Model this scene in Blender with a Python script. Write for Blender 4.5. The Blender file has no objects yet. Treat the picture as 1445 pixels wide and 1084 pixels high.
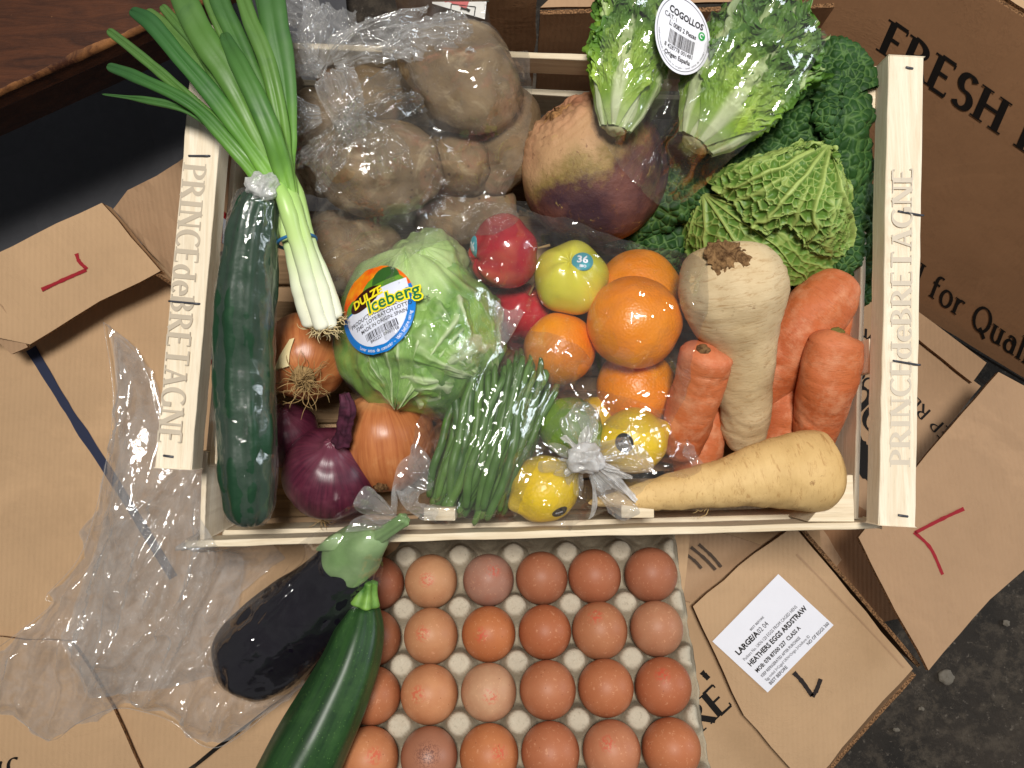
import bpy, math, random
import numpy as np
from mathutils import Vector, Matrix
from mathutils.bvhtree import BVHTree

random.seed(7)
RNG = np.random.default_rng(7)
sc = bpy.context.scene
COL = sc.collection

# ------------------------------------------------------------------ camera, light
H, TILT, FPX = 0.725, math.radians(4.0), 1085.0
cam = bpy.data.cameras.new('camera')
cam.sensor_width = 36.0
cam.lens = FPX / 1445.0 * 36.0
cam.clip_start, cam.clip_end = 0.02, 50
camo = bpy.data.objects.new('camera', cam)
camo.location = (0, 0, H)
camo.rotation_euler = (TILT, 0, 0)
COL.objects.link(camo)
sc.camera = camo

sc.view_settings.view_transform = 'Standard'
sc.view_settings.look = 'None'
sc.view_settings.exposure = 0.0
sc.view_settings.gamma = 1.0
sc.render.engine = 'CYCLES'
sc.cycles.use_denoising = True
sc.cycles.max_bounces = 10
sc.cycles.transparent_max_bounces = 24
sc.cycles.caustics_reflective = False
sc.cycles.caustics_refractive = False

world = bpy.data.worlds.new('World')
sc.world = world
world.use_nodes = True
world.node_tree.nodes['Background'].inputs[0].default_value = (0.95, 0.97, 1.0, 1)
world.node_tree.nodes['Background'].inputs[1].default_value = 0.085


def area(name, loc, target, size, power, color, size_y=None):
    l = bpy.data.lights.new(name, 'AREA')
    l.energy, l.color, l.size = power, color, size
    if size_y:
        l.shape, l.size_y = 'RECTANGLE', size_y
    o = bpy.data.objects.new(name, l)
    o.location = loc
    d = Vector(target) - Vector(loc)
    o.rotation_euler = d.to_track_quat('-Z', 'Y').to_euler()
    COL.objects.link(o)
    return o


area('ceiling_lamp', (0.0, 0.30, 1.85), (0.0, 0.0, 0.1), 0.36, 37, (1.0, 0.965, 0.905))
area('window_light', (2.6, 0.4, 1.1), (0, 0, 0.1), 1.2, 26, (0.84, 0.92, 1.0), 0.9)

# ------------------------------------------------------------------ numbers
CT, ST = math.cos(TILT), math.sin(TILT)


def ray(px, py):
    x, y = (px - 722.5) / FPX, -(py - 542.0) / FPX
    return np.array([x, y * CT + ST, y * ST - CT])


def P(px, py, z):
    d = ray(px, py)
    return np.array([0, 0, H]) + d * ((z - H) / d[2])


def PL(px, py, plane):
    o, n = plane
    d = ray(px, py)
    c = np.array([0, 0, H])
    return c + d * (np.dot(o - c, n) / np.dot(d, n))


def M(z):
    return (H - z) / FPX


def c(r, g, b):
    f = lambda v: v / 12.92 if v <= 0.04045 else ((v + 0.055) / 1.055) ** 2.4
    return (f(r / 255), f(g / 255), f(b / 255), 1.0)


def unit(v):
    v = np.asarray(v, float)
    return v / (np.linalg.norm(v, axis=-1, keepdims=True) + 1e-12)


def sstep(a, b, x):
    t = np.clip((x - a) / (b - a), 0, 1)
    return t * t * (3 - 2 * t)


def _h(i, j, k, s):
    n = (i * 374761393 + j * 668265263 + k * 2147483647 + s * 1274126177).astype(np.int64)
    n = (n ^ (n >> 13)) * 1274126177
    n = n & 0x7fffffff
    n = (n ^ (n >> 16)) * 668265263
    return (n & 0xffffff) / float(0xffffff)


def noise3(p, s=0):
    p = np.asarray(p, float)
    i = np.floor(p).astype(np.int64)
    f = p - i
    u = f * f * f * (f * (f * 6 - 15) + 10)
    r = 0
    for dx in (0, 1):
        for dy in (0, 1):
            for dz in (0, 1):
                w = (u[:, 0] if dx else 1 - u[:, 0]) * (u[:, 1] if dy else 1 - u[:, 1]) * (u[:, 2] if dz else 1 - u[:, 2])
                r = r + w * _h(i[:, 0] + dx, i[:, 1] + dy, i[:, 2] + dz, s)
    return r * 2 - 1


def fbm(p, o=4, s=0, g=0.5):
    p = np.asarray(p, float)
    r, a = 0, 1.0
    for k in range(o):
        r = r + a * noise3(p * 2 ** k, s + k)
        a *= g
    return r


def ridge(p, o=3, s=0):
    p = np.asarray(p, float)
    r, a = 0, 1.0
    for k in range(o):
        r = r + a * (1 - np.abs(noise3(p * 2 ** k, s + k)) * 2)
        a *= 0.5
    return r


def worley(p, s=0, jit=0.9):
    p = np.asarray(p, float)
    i = np.floor(p).astype(np.int64)
    F1 = np.full(len(p), 9.0)
    F2 = np.full(len(p), 9.0)
    ID = np.zeros(len(p))
    G = np.zeros((len(p), 3))
    for dx in (-1, 0, 1):
        for dy in (-1, 0, 1):
            for dz in (-1, 0, 1):
                a, b, q = i[:, 0] + dx, i[:, 1] + dy, i[:, 2] + dz
                cx = np.stack([a + .5 + jit * (_h(a, b, q, s) - .5), b + .5 + jit * (_h(a, b, q, s + 1) - .5), q + .5 + jit * (_h(a, b, q, s + 2) - .5)], 1)
                d = np.linalg.norm(p - cx, axis=1)
                m = d < F1
                F2 = np.where(m, F1, np.minimum(F2, d))
                ID = np.where(m, _h(a, b, q, s + 3), ID)
                G = np.where(m[:, None], p - cx, G)
                F1 = np.where(m, d, F1)
    return F1, F2, ID, G


# ------------------------------------------------------------------ objects
ORG, GEO = {}, {}


def setorg(o, org, parent):
    org = np.asarray(org, float)
    ORG[o.name] = org
    o.location = Vector(org - (ORG[parent.name] if parent else 0))
    if parent:
        o.parent = parent


def tag(o, label=None, cat=None, group=None, kind=None):
    if label: o['label'] = label
    if cat: o['category'] = cat
    if group: o['group'] = group
    if kind: o['kind'] = kind
    return o


def thing(name, label, cat, org, group=None):
    o = bpy.data.objects.new(name, None)
    o.empty_display_size = 0.02
    COL.objects.link(o)
    setorg(o, org, None)
    return tag(o, label, cat, group)


def obj(name, V, F, m, parent=None, org=None, smooth=True, attrs=None, solid=True, mats=None, fm=None):
    V = np.asarray(V, float)
    if org is None:
        org = np.array([V[:, 0].mean(), V[:, 1].mean(), V[:, 2].min()])
    me = bpy.data.meshes.new(name)
    me.from_pydata((V - org).tolist(), [], F if isinstance(F, list) else F.tolist())
    for mm in (mats or [m]):
        me.materials.append(mm)
    if fm is not None:
        me.polygons.foreach_set('material_index', np.asarray(fm, np.int32))
    me.polygons.foreach_set('use_smooth', np.full(len(me.polygons), smooth))
    for k, a in (attrs or {}).items():
        at = me.attributes.new(k, 'FLOAT', 'POINT')
        at.data.foreach_set('value', np.asarray(a, np.float32))
    me.update()
    o = bpy.data.objects.new(name, me)
    COL.objects.link(o)
    setorg(o, org, parent)
    if solid:
        GEO[o.name] = (V, F if isinstance(F, list) else F.tolist())
    return o


def gridF(n, m, wrap=False):
    i, j = np.meshgrid(np.arange(n - 1), np.arange(m if wrap else m - 1), indexing='ij')
    i, j = i.ravel(), j.ravel()
    j2 = (j + 1) % m
    return np.stack([i * m + j, i * m + j2, (i + 1) * m + j2, (i + 1) * m + j], 1)


def spline(pts, n):
    pts = np.asarray(pts, float)
    k = len(pts)
    if k == 2:
        t = np.linspace(0, 1, n)[:, None]
        return pts[0] * (1 - t) + pts[1] * t
    e = np.vstack([2 * pts[0] - pts[1], pts, 2 * pts[-1] - pts[-2]])
    t = np.linspace(0, k - 1, n)
    i = np.minimum(t.astype(int), k - 2)
    f = (t - i)[:, None]
    a, b, cc, d = e[i], e[i + 1], e[i + 2], e[i + 3]
    return .5 * ((2 * b) + (cc - a) * f + (2 * a - 5 * b + 4 * cc - d) * f ** 2 + (3 * b - a - 3 * cc + d) * f ** 3)


def tube(pts, rad, n=60, m=32, flat=1.0, cap0=0.0, cap1=0.0, disp=None, twist=0.0):
    """pts (k,3), rad (k,) -> V, F, along, ang ; closed ends"""
    q = spline(np.column_stack([np.asarray(pts, float), np.asarray(rad, float)]), n)
    C, R = q[:, :3], np.maximum(q[:, 3], 1e-4)
    L = np.concatenate([[0], np.cumsum(np.linalg.norm(np.diff(C, axis=0), axis=1))])
    # denser samples at the ends so that caps are round
    u = .5 - .5 * np.cos(np.linspace(0, math.pi, n)) if (cap0 or cap1) else np.linspace(0, 1, n)
    s = u * L[-1]
    C = np.stack([np.interp(s, L, C[:, k]) for k in range(3)], 1)
    R = np.interp(s, L, R)
    if cap0:
        k = np.clip(s / cap0, 0, 1); R = R * np.sqrt(np.maximum(1 - (1 - k) ** 2, 0))
    if cap1:
        k = np.clip((s[-1] - s) / cap1, 0, 1); R = R * np.sqrt(np.maximum(1 - (1 - k) ** 2, 0))
    R = np.maximum(R, 1e-4)
    T = unit(np.gradient(C, axis=0))
    side = np.cross(T, [0, 0, 1.0])
    bad = np.linalg.norm(side, axis=1) < 0.05
    side[bad] = [1, 0, 0]
    side = unit(side)
    up = np.cross(side, T)
    a = np.linspace(0, 2 * math.pi, m, endpoint=False)[None, :] + twist * u[:, None]
    dirs = side[:, None, :] * np.cos(a)[:, :, None] + up[:, None, :] * (np.sin(a) * flat)[:, :, None]
    al = np.repeat(u, m)
    an = np.broadcast_to(a, (n, m)).ravel()
    RR = np.repeat(R, m)
    D = dirs.reshape(-1, 3)
    V = np.repeat(C, m, 0) + D * RR[:, None]
    if disp is not None:
        V = V + unit(D) * disp(V, al, an)[:, None] * np.minimum(1, RR / (R.max() * .35))[:, None]
    F = gridF(n, m, True).tolist()
    V = np.vstack([V, C[0], C[-1]])
    k = n * m
    for j in range(m):
        F.append([j, k, (j + 1) % m]) if False else F.append([k, (j + 1) % m, j])
        F.append([k + 1, (n - 1) * m + j, (n - 1) * m + (j + 1) % m])
    return V, F, np.concatenate([al, [0, 1]]), np.concatenate([an, [0, 0]])


def frame(axis, hint=(0.2, 1, 0.1)):
    w = unit(axis)
    u = unit(np.cross(hint, w))
    return np.stack([u, np.cross(w, u), w], 0)


def ball(cen, r, axis=(0, 0, 1), prof=None, n=48, m=64, disp=None):
    """round body; prof(t) gives radius factor and axial position for t in 0..1 (0 = -axis end)"""
    t = np.linspace(0, 1, n)
    if prof is None:
        rr, zz = np.sin(t * math.pi), -np.cos(t * math.pi)
    else:
        rr, zz = prof(t)
    a = np.linspace(0, 2 * math.pi, m, endpoint=False)
    loc = np.stack([np.outer(rr, np.cos(a)), np.outer(rr, np.sin(a)), np.outer(zz, np.ones(m))], -1).reshape(-1, 3)
    r3 = np.broadcast_to(np.asarray(r, float), (3,))
    loc = loc * r3
    if disp is not None:
        loc = loc + unit(loc) * disp(loc)[:, None]
    Fm = frame(axis)
    V = np.asarray(cen) + loc @ Fm
    return V, gridF(n, m, True), np.repeat(t, m), np.tile(a, n)


# ------------------------------------------------------------------ materials
class Mat:
    def __init__(s, name, rough=0.5, spec=0.5, **kw):
        s.m = bpy.data.materials.new(name)
        s.m.use_nodes = True
        s.t = s.m.node_tree
        s.b = s.t.nodes['Principled BSDF']
        s.b.inputs['Roughness'].default_value = rough
        s.b.inputs['Specular IOR Level'].default_value = spec
        s._co = None
        for k, v in kw.items():
            s.b.inputs[k.replace('_', ' ')].default_value = v

    def n(s, typ, **kw):
        x = s.t.nodes.new('ShaderNode' + typ)
        for k, v in kw.items():
            setattr(x, k, v)
        return x

    def put(s, sock, v):
        if isinstance(v, bpy.types.NodeSocket):
            s.t.links.new(v, sock)
        elif v is not None:
            sock.default_value = v

    def co(s):
        if s._co is None:
            tc, oi = s.n('TexCoord'), s.n('ObjectInfo')
            a = s.n('VectorMath', operation='ADD')
            mu = s.n('Math', operation='MULTIPLY')
            s.put(mu.inputs[0], oi.outputs['Random']); mu.inputs[1].default_value = 3.7
            s.put(a.inputs[0], tc.outputs['Object']); s.put(a.inputs[1], mu.outputs[0])
            s._co = a.outputs[0]
        return s._co

    def scaled(s, v):
        x = s.n('Mapping')
        s.put(x.inputs['Vector'], s.co()); x.inputs['Scale'].default_value = v
        return x.outputs[0]

    def noise(s, scale, detail=3, rough=.55, dist=0.0, vec=None):
        x = s.n('TexNoise')
        s.put(x.inputs['Vector'], vec if vec is not None else s.co())
        for k, v in (('Scale', scale), ('Detail', detail), ('Roughness', rough), ('Distortion', dist)):
            s.put(x.inputs[k], v)
        return x.outputs['Fac']

    def vor(s, scale, feature='F1', vec=None):
        x = s.n('TexVoronoi', feature=feature)
        s.put(x.inputs['Vector'], vec if vec is not None else s.co())
        x.inputs['Scale'].default_value = scale
        return x.outputs['Distance']

    def wave(s, scale, dist=0, dscale=1, vec=None, direction='X'):
        x = s.n('TexWave', bands_direction=direction)
        s.put(x.inputs['Vector'], vec if vec is not None else s.co())
        x.inputs['Scale'].default_value = scale
        x.inputs['Distortion'].default_value = dist
        x.inputs['Detail Scale'].default_value = dscale
        return x.outputs['Fac']

    def attr(s, name):
        x = s.n('Attribute', attribute_name=name)
        return x.outputs['Fac']

    def ramp(s, f, stops, mode='LINEAR'):
        x = s.n('ValToRGB')
        r = x.color_ramp
        r.interpolation = mode
        while len(r.elements) < len(stops):
            r.elements.new(.5)
        for e, (p, col) in zip(r.elements, stops):
            e.position = p
            e.color = col if isinstance(col, tuple) else (col, col, col, 1)
        s.put(x.inputs[0], f)
        return x.outputs[0]

    def mix(s, f, a, b, blend='MIX'):
        x = s.n('Mix', data_type='RGBA', blend_type=blend)
        s.put(x.inputs[0], f); s.put(x.inputs[6], a); s.put(x.inputs[7], b)
        return x.outputs[2]

    def math(s, op, a, b=None, cc=None):
        x = s.n('Math', operation=op)
        s.put(x.inputs[0], a); s.put(x.inputs[1], b); s.put(x.inputs[2], cc)
        return x.outputs[0]

    def color(s, v):
        s.put(s.b.inputs['Base Color'], v); return s

    def bump(s, h, strength=.3, dist=.001):
        x = s.n('Bump')
        x.inputs['Strength'].default_value = strength
        x.inputs['Distance'].default_value = dist
        s.put(x.inputs['Height'], h)
        if s.b.inputs['Normal'].links:
            s.put(x.inputs['Normal'], s.b.inputs['Normal'].links[0].from_socket)
        s.put(s.b.inputs['Normal'], x.outputs[0])
        return s


def plain(name, col, rough=.5, spec=.4, var=.9):
    x = Mat(name, rough, spec)
    x.color(x.mix(x.ramp(x.noise(60, 3), [(.3, 0.0), (.75, 1.0)]), col, tuple(v * var for v in col[:3]) + (1,)))
    return x.m


def film(name, haze=.06, gloss=1.5, rough=.07, tint=(.97, .97, .97, 1), bs=260, bd=.0006, hazecol=(.85, .84, .83, 1), cap=.13):
    x = Mat(name)
    x.t.nodes.remove(x.b)
    out = [n for n in x.t.nodes if n.type == 'OUTPUT_MATERIAL'][0]
    bp = x.n('Bump'); bp.inputs['Strength'].default_value = .4; bp.inputs['Distance'].default_value = bd
    x.put(bp.inputs['Height'], x.noise(bs, 3, .5, .8))
    tr = x.n('BsdfTransparent'); tr.inputs[0].default_value = tint
    gl = x.n('BsdfGlossy'); gl.inputs['Roughness'].default_value = rough
    x.put(gl.inputs['Normal'], bp.outputs[0])
    fr = x.n('Fresnel'); fr.inputs['IOR'].default_value = 1.5
    x.put(fr.inputs['Normal'], bp.outputs[0])
    f = x.math('MINIMUM', x.math('MULTIPLY', fr.outputs[0], gloss), cap)
    df = x.n('BsdfDiffuse'); df.inputs[0].default_value = hazecol
    tl = x.n('BsdfTranslucent'); tl.inputs[0].default_value = hazecol
    ad = x.n('MixShader'); ad.inputs[0].default_value = .35
    x.put(ad.inputs[1], df.outputs[0]); x.put(ad.inputs[2], tl.outputs[0])
    lw = x.n('LayerWeight'); lw.inputs['Blend'].default_value = .25
    hz = x.math('MULTIPLY', x.ramp(x.noise(60, 4, .6, 1.0), [(.3, .45), (.75, 1.6)]), haze)
    hz = x.math('ADD', hz, x.math('MULTIPLY', lw.outputs['Facing'], haze * .9))
    a = x.n('MixShader'); x.put(a.inputs[0], hz); x.put(a.inputs[1], tr.outputs[0]); x.put(a.inputs[2], ad.outputs[0])
    b = x.n('MixShader'); x.put(b.inputs[0], f); x.put(b.inputs[1], a.outputs[0]); x.put(b.inputs[2], gl.outputs[0])
    x.put(out.inputs[0], b.outputs[0])
    return x.m


def m_cardboard(name, base, dark=.86, stripe=True):
    x = Mat(name, .85, .2)
    d = tuple(v * dark for v in base[:3]) + (1,)
    k = x.mix(x.ramp(x.noise(9, 5, .6), [(.35, 0.), (.7, 1.)]), base, d)
    k = x.mix(x.math('MULTIPLY', x.noise(500, 3, .7, vec=x.scaled((1, .25, 1))), .30), k, tuple(v * .7 for v in base[:3]) + (1,))
    k = x.mix(x.ramp(x.noise(30, 6, .75, 1.5), [(.66, 0.), (.74, .35)]), k, tuple(v * .6 for v in base[:3]) + (1,))
    k = x.mix(x.ramp(x.noise(5, 6, .7, .8), [(.58, 0.), (.66, .28)]), k, tuple(min(1, v * 1.25) for v in base[:3]) + (1,))
    k = x.mix(x.ramp(x.noise(7, 7, .75, .4, x.scaled((1, 1, 1.3))), [(.58, 0.), (.76, .30)]), k, tuple(v * .66 for v in base[:3]) + (1,))
    x.color(k)
    x.bump(x.ramp(x.noise(3, 8, .8, 3.0), [(.48, 0.), (.5, 1.), (.52, 0.)]), .25, .0008)
    if stripe:
        x.bump(x.wave(62, .6, 2), .2, .0007)
    x.bump(x.noise(420, 3, .6), .15, .0006)
    x.bump(x.noise(22, 3, .5), .25, .004)
    return x.m


CARD = m_cardboard('kraft_cardboard', c(192, 158, 122))
CARD2 = m_cardboard('brown_cardboard', c(178, 144, 112))
CARD3 = m_cardboard('darker_kraft_board', c(152, 112, 80))  # kraft tone darker than the other boards
_e = Mat('cardboard_cut_edge', .9, .1)
_e.color(_e.mix(_e.ramp(_e.noise(700, 2), [(.4, 0.), (.6, 1.)]), c(150, 112, 78), c(70, 50, 34)))
CEDGE = _e.m


def m_wood(name, base, dark, ring=(1, 18, 8)):
    x = Mat(name, .75, .25)
    v = x.scaled(ring)
    k = x.mix(x.ramp(x.noise(9, 6, .65, 1.2, v), [(.35, 0.), (.7, 1.)]), base, dark)
    k = x.mix(x.ramp(x.noise(60, 3, .6, 0, v), [(.55, 0.), (.75, .4)]), k, tuple(q * .72 for q in dark[:3]) + (1,))
    k = x.mix(x.ramp(x.noise(12, 4), [(.62, 0.), (.75, .3)]), k, tuple(q * .62 for q in dark[:3]) + (1,))
    x.color(k)
    x.bump(x.noise(70, 4, .6, .5, v), .35, .0006)
    return x.m


WOOD = m_wood('pale_poplar_wood_along_y', c(236, 224, 202), c(216, 198, 170), (18, 1, 18))
WOODX = m_wood('pale_poplar_wood_along_x', c(230, 216, 190), c(206, 186, 154), (1, 18, 18))
INK = plain('black_print_ink', c(24, 20, 18), .7, .2)
GREYINK = plain('faded_stencil_ink', c(190, 177, 158), .85, .1, .88)
FAINTINK = plain('fainter_stencil_ink', c(206, 194, 176), .85, .1, .88)
REDPEN = plain('red_marker', c(150, 34, 44), .7, .2)
BLACKPEN = plain('black_marker', c(44, 36, 34), .7, .2)
WIRE = plain('dark_staple_wire', c(60, 62, 70), .4, .5)
PAPER = plain('white_label_paper', c(232, 232, 240), .5, .4, .97)
SMALLINK = plain('small_label_print', c(58, 56, 62), .7, .2)


# ------------------------------------------------------------------ sheets, boards, bars
def inside(poly, Q):
    r = np.zeros(len(Q), bool)
    n = len(poly)
    for i in range(n):
        a, b = poly[i], poly[(i + 1) % n]
        cnd = (a[1] > Q[:, 1]) != (b[1] > Q[:, 1])
        xx = a[0] + (Q[:, 1] - a[1]) * (b[0] - a[0]) / ((b[1] - a[1]) if abs(b[1] - a[1]) > 1e-12 else 1e-12)
        r ^= cnd & (Q[:, 0] < xx)
    return r


def nearest(poly, Q):
    best = np.full(len(Q), 1e9); R = Q.copy()
    n = len(poly)
    for i in range(n):
        a, b = poly[i], poly[(i + 1) % n]
        ab = b - a
        t = np.clip(((Q - a) @ ab) / (ab @ ab + 1e-15), 0, 1)
        p = a + t[:, None] * ab
        d = np.linalg.norm(Q - p, axis=1)
        m = d < best
        best = np.where(m, d, best); R = np.where(m[:, None], p, R)
    return R, best


def poly_grid(poly, h):
    poly = np.asarray(poly, float)
    lo, hi = poly.min(0) - h, poly.max(0) + h
    nx, ny = int((hi[0] - lo[0]) / h) + 2, int((hi[1] - lo[1]) / h) + 2
    X, Y = np.meshgrid(lo[0] + np.arange(nx) * h, lo[1] + np.arange(ny) * h, indexing='ij')
    Q = np.stack([X.ravel(), Y.ravel()], 1)
    ins = inside(poly, Q)
    F = gridF(nx, ny)
    keep = ins[F].any(1)
    F = F[keep]
    near, dist = nearest(poly, Q)
    use = np.unique(F)
    Q2 = np.where(ins[:, None], Q, near)
    out = use[~ins[use]]
    for cn in poly:
        if len(out):
            k = out[np.argmin(np.linalg.norm(Q[out] - cn, axis=1))]
            if np.linalg.norm(Q[k] - cn) < 2 * h:
                Q2[k] = cn
    mp = -np.ones(len(Q), int); mp[use] = np.arange(len(use))
    return Q2[use], mp[F], ins[use], np.where(ins, dist, 0)[use]


def sheet(name, pts, m, thick=.004, h=.012, warp=.0012, parent=None, seed=0, edge=None, wf=4.0, curl=None, solid=True):
    """board through 3-D corner points; returns object and its top plane"""
    pts = np.asarray(pts, float)
    n = np.zeros(3)
    for i in range(len(pts)):
        n += np.cross(pts[i], pts[(i + 1) % len(pts)])
    n = unit(n)
    if n @ (np.array([0, 0, H]) - pts.mean(0)) < 0:
        n = -n
    ex = unit(pts[1] - pts[0]); ex = unit(ex - n * (ex @ n)); ey = np.cross(n, ex)
    o = pts.mean(0)
    p2 = np.stack([(pts - o) @ ex, (pts - o) @ ey], 1)
    p2r = []
    for i in range(len(p2)):                     # slightly scuffed outline
        a, b = p2[i], p2[(i + 1) % len(p2)]
        k = max(1, int(np.linalg.norm(b - a) / .02))
        for j in range(k):
            q = a + (b - a) * j / k
            if j:
                q = q + RNG.normal(0, .0005, 2)
            p2r.append(q)
    Q, F, ins, dist = poly_grid(np.array(p2r), h)
    w = warp * fbm(np.column_stack([Q * wf / .1 * .1 * 2.5, np.full(len(Q), seed * 7.3)]), 3, seed)
    if curl:
        w = w + curl(Q)
    T = o + Q[:, :1] * ex + Q[:, 1:] * ey + n * w[:, None]
    B = T - n * thick
    N = len(T)
    Fl = F.tolist()
    # orientation
    a, b, d = T[F[0][0]], T[F[0][1]], T[F[0][2]]
    ed = {}
    for f in Fl:
        for i in range(4):
            k = (f[i], f[(i + 1) % 4])
            ed[k] = 1
    side = [[a_, b_, b_ + N, a_ + N] for (a_, b_) in ed if (b_, a_) not in ed]
    FF = Fl + [[x + N for x in f[::-1]] for f in Fl] + side
    fm = [0] * (2 * len(Fl)) + [1] * len(side)
    ob = obj(name, np.vstack([T, B]), FF, None, parent, mats=[m, edge or CEDGE], fm=fm, smooth=False, solid=solid)
    return ob, (o + n * max(0, w.max()) * .5, n)


def box8(A, m, name, parent=None, bev=.0008, solid=True):
    """A: 8 corner points, bottom 4 then top 4, same winding"""
    A = np.asarray(A, float)
    F = [[3, 2, 1, 0], [4, 5, 6, 7], [0, 1, 5, 4], [1, 2, 6, 5], [2, 3, 7, 6], [3, 0, 4, 7]]
    o = obj(name, A, F, m, parent, smooth=False, solid=solid)
    if bev:
        b = o.modifiers.new('bevel', 'BEVEL'); b.width = bev; b.segments = 2; b.limit_method = 'NONE'
    return o


def slat(name, a, b, wid, thick, m, parent=None, up=(0, 0, 1), bev=.0008, rag=.0):
    """bar from a to b (top centre line), width along side, thick downwards along up; split along its length for a ragged outline"""
    a, b, up = np.asarray(a, float), np.asarray(b, float), unit(up)
    t = unit(b - a); s = unit(np.cross(t, up)); u = np.cross(s, t)
    n = 24
    k = np.linspace(0, 1, n)[:, None]
    C = a + (b - a) * k
    sd = RNG.integers(0, 999)
    q = np.column_stack([k[:, 0] * 30, np.zeros(n), np.zeros(n)])
    n1, n2, n3 = (fbm(q + 13.7 * j, 3, sd) * (rag or .0003) * .6 for j in range(3))
    c0 = C + s * (wid / 2 + n1)[:, None] + u * (n3 * .12)[:, None]
    c1 = C - s * (wid / 2 + n2)[:, None] + u * (n3 * .12)[:, None]
    V = np.stack([c0, c1, c1 - u * thick, c0 - u * thick], 1).reshape(-1, 3)
    F = gridF(n, 4, True).tolist() + [[0, 1, 2, 3], [(n - 1) * 4 + j for j in (3, 2, 1, 0)]]
    o = obj(name, V, F, m, parent, smooth=False)
    if bev:
        bb = o.modifiers.new('bevel', 'BEVEL'); bb.width = bev; bb.segments = 2; bb.limit_method = 'ANGLE'; bb.angle_limit = .9
    return o


# ------------------------------------------------------------------ lettering
G = {
 'P': (.62, ['L .1 0 .1 1', 'A .1 .74 .42 .26 -90 90']), 'R': (.7, ['L .1 0 .1 1', 'A .1 .74 .4 .26 -90 90', 'L .3 .5 .66 0']),
 'I': (.3, ['L .15 0 .15 1']), 'N': (.8, ['l .12 0 .12 1', 'L .12 1 .68 0', 'l .68 0 .68 1']),
 'C': (.72, ['A .42 .5 .36 .5 48 312']), 'E': (.6, ['L .1 0 .1 1', 'h .1 1 .52 1', 'h .1 .52 .44 .52', 'h .1 0 .55 0']),
 'B': (.66, ['L .1 0 .1 1', 'A .1 .75 .38 .25 -90 90', 'A .1 .26 .44 .26 -90 90']), 'T': (.7, ['L .35 0 .35 1', 'h .05 1 .65 1']),
 'A': (.78, ['l .1 0 .38 1', 'L .38 1 .68 0', 'h .2 .35 .58 .35']), 'G': (.78, ['A .42 .5 .36 .5 48 330', 'L .7 .05 .7 .42']),
 'F': (.56, ['L .1 0 .1 1', 'h .1 1 .52 1', 'h .1 .52 .42 .52']), 'S': (.58, ['A .29 .75 .2 .25 30 270', 'A .29 .25 .22 .25 -150 90']),
 'H': (.8, ['L .12 0 .12 1', 'L .68 0 .68 1', 'h .12 .52 .68 .52']), 'K': (.72, ['L .1 0 .1 1', 'l .14 .45 .6 1', 'L .26 .55 .66 0']),
 'D': (.76, ['L .1 0 .1 1', 'A .1 .5 .56 .5 -90 90']), 'O': (.86, ['A .43 .5 .38 .5 0 360']), 'Q': (.86, ['A .43 .5 .38 .5 0 360', 'L .45 .15 .8 -.15']),
 'L': (.58, ['L .1 0 .1 1', 'h .1 0 .54 0']), 'U': (.78, ['L .12 .35 .12 1', 'A .39 .35 .27 .35 180 360', 'l .66 .35 .66 1']), 'Y': (.72, ['L .05 1 .36 .48', 'l .67 1 .36 .48', 'L .36 0 .36 .48']),
 'd': (.6, ['A .28 .33 .22 .33 40 320', 'L .48 0 .48 1']), 'e': (.56, ['A .29 .33 .23 .33 0 315', 'h .08 .36 .5 .36']),
 'f': (.4, ['L .16 0 .16 .75', 'A .34 .75 .18 .23 60 180', 'h .02 .62 .36 .62']), 'o': (.6, ['A .3 .33 .24 .33 0 360']),
 'r': (.44, ['L .12 0 .12 .66', 'A .34 .4 .2 .26 60 170']), 'u': (.62, ['L .12 .25 .12 .66', 'A .3 .25 .18 .25 180 360', 'L .48 0 .48 .66']),
 'a': (.58, ['A .26 .24 .2 .24 40 320', 'L .46 0 .46 .45', 'A .28 .44 .18 .22 0 140']), 'l': (.26, ['L .13 0 .13 1']), 'i': (.26, ['L .13 0 .13 .66', 'L .13 .84 .13 .95']),
 't': (.4, ['L .16 .1 .16 .85', 'h .02 .64 .36 .64', 'A .28 .14 .12 .14 180 300']), 'y': (.6, ['L .06 .66 .3 0', 'l .54 .66 .2 -.3']),
 'k': (.58, ['L .1 0 .1 1', 'l .12 .28 .46 .66', 'L .22 .38 .52 0']), 'c': (.52, ['A .29 .33 .23 .33 48 312']),
 '&': (.8, ['A .34 .78 .17 .2 0 360', 'L .2 .68 .7 0', 'A .32 .25 .25 .25 90 360']), ' ': (.35, []), '(': (.4, ['A .5 .45 .4 .6 110 250']),
}


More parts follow.
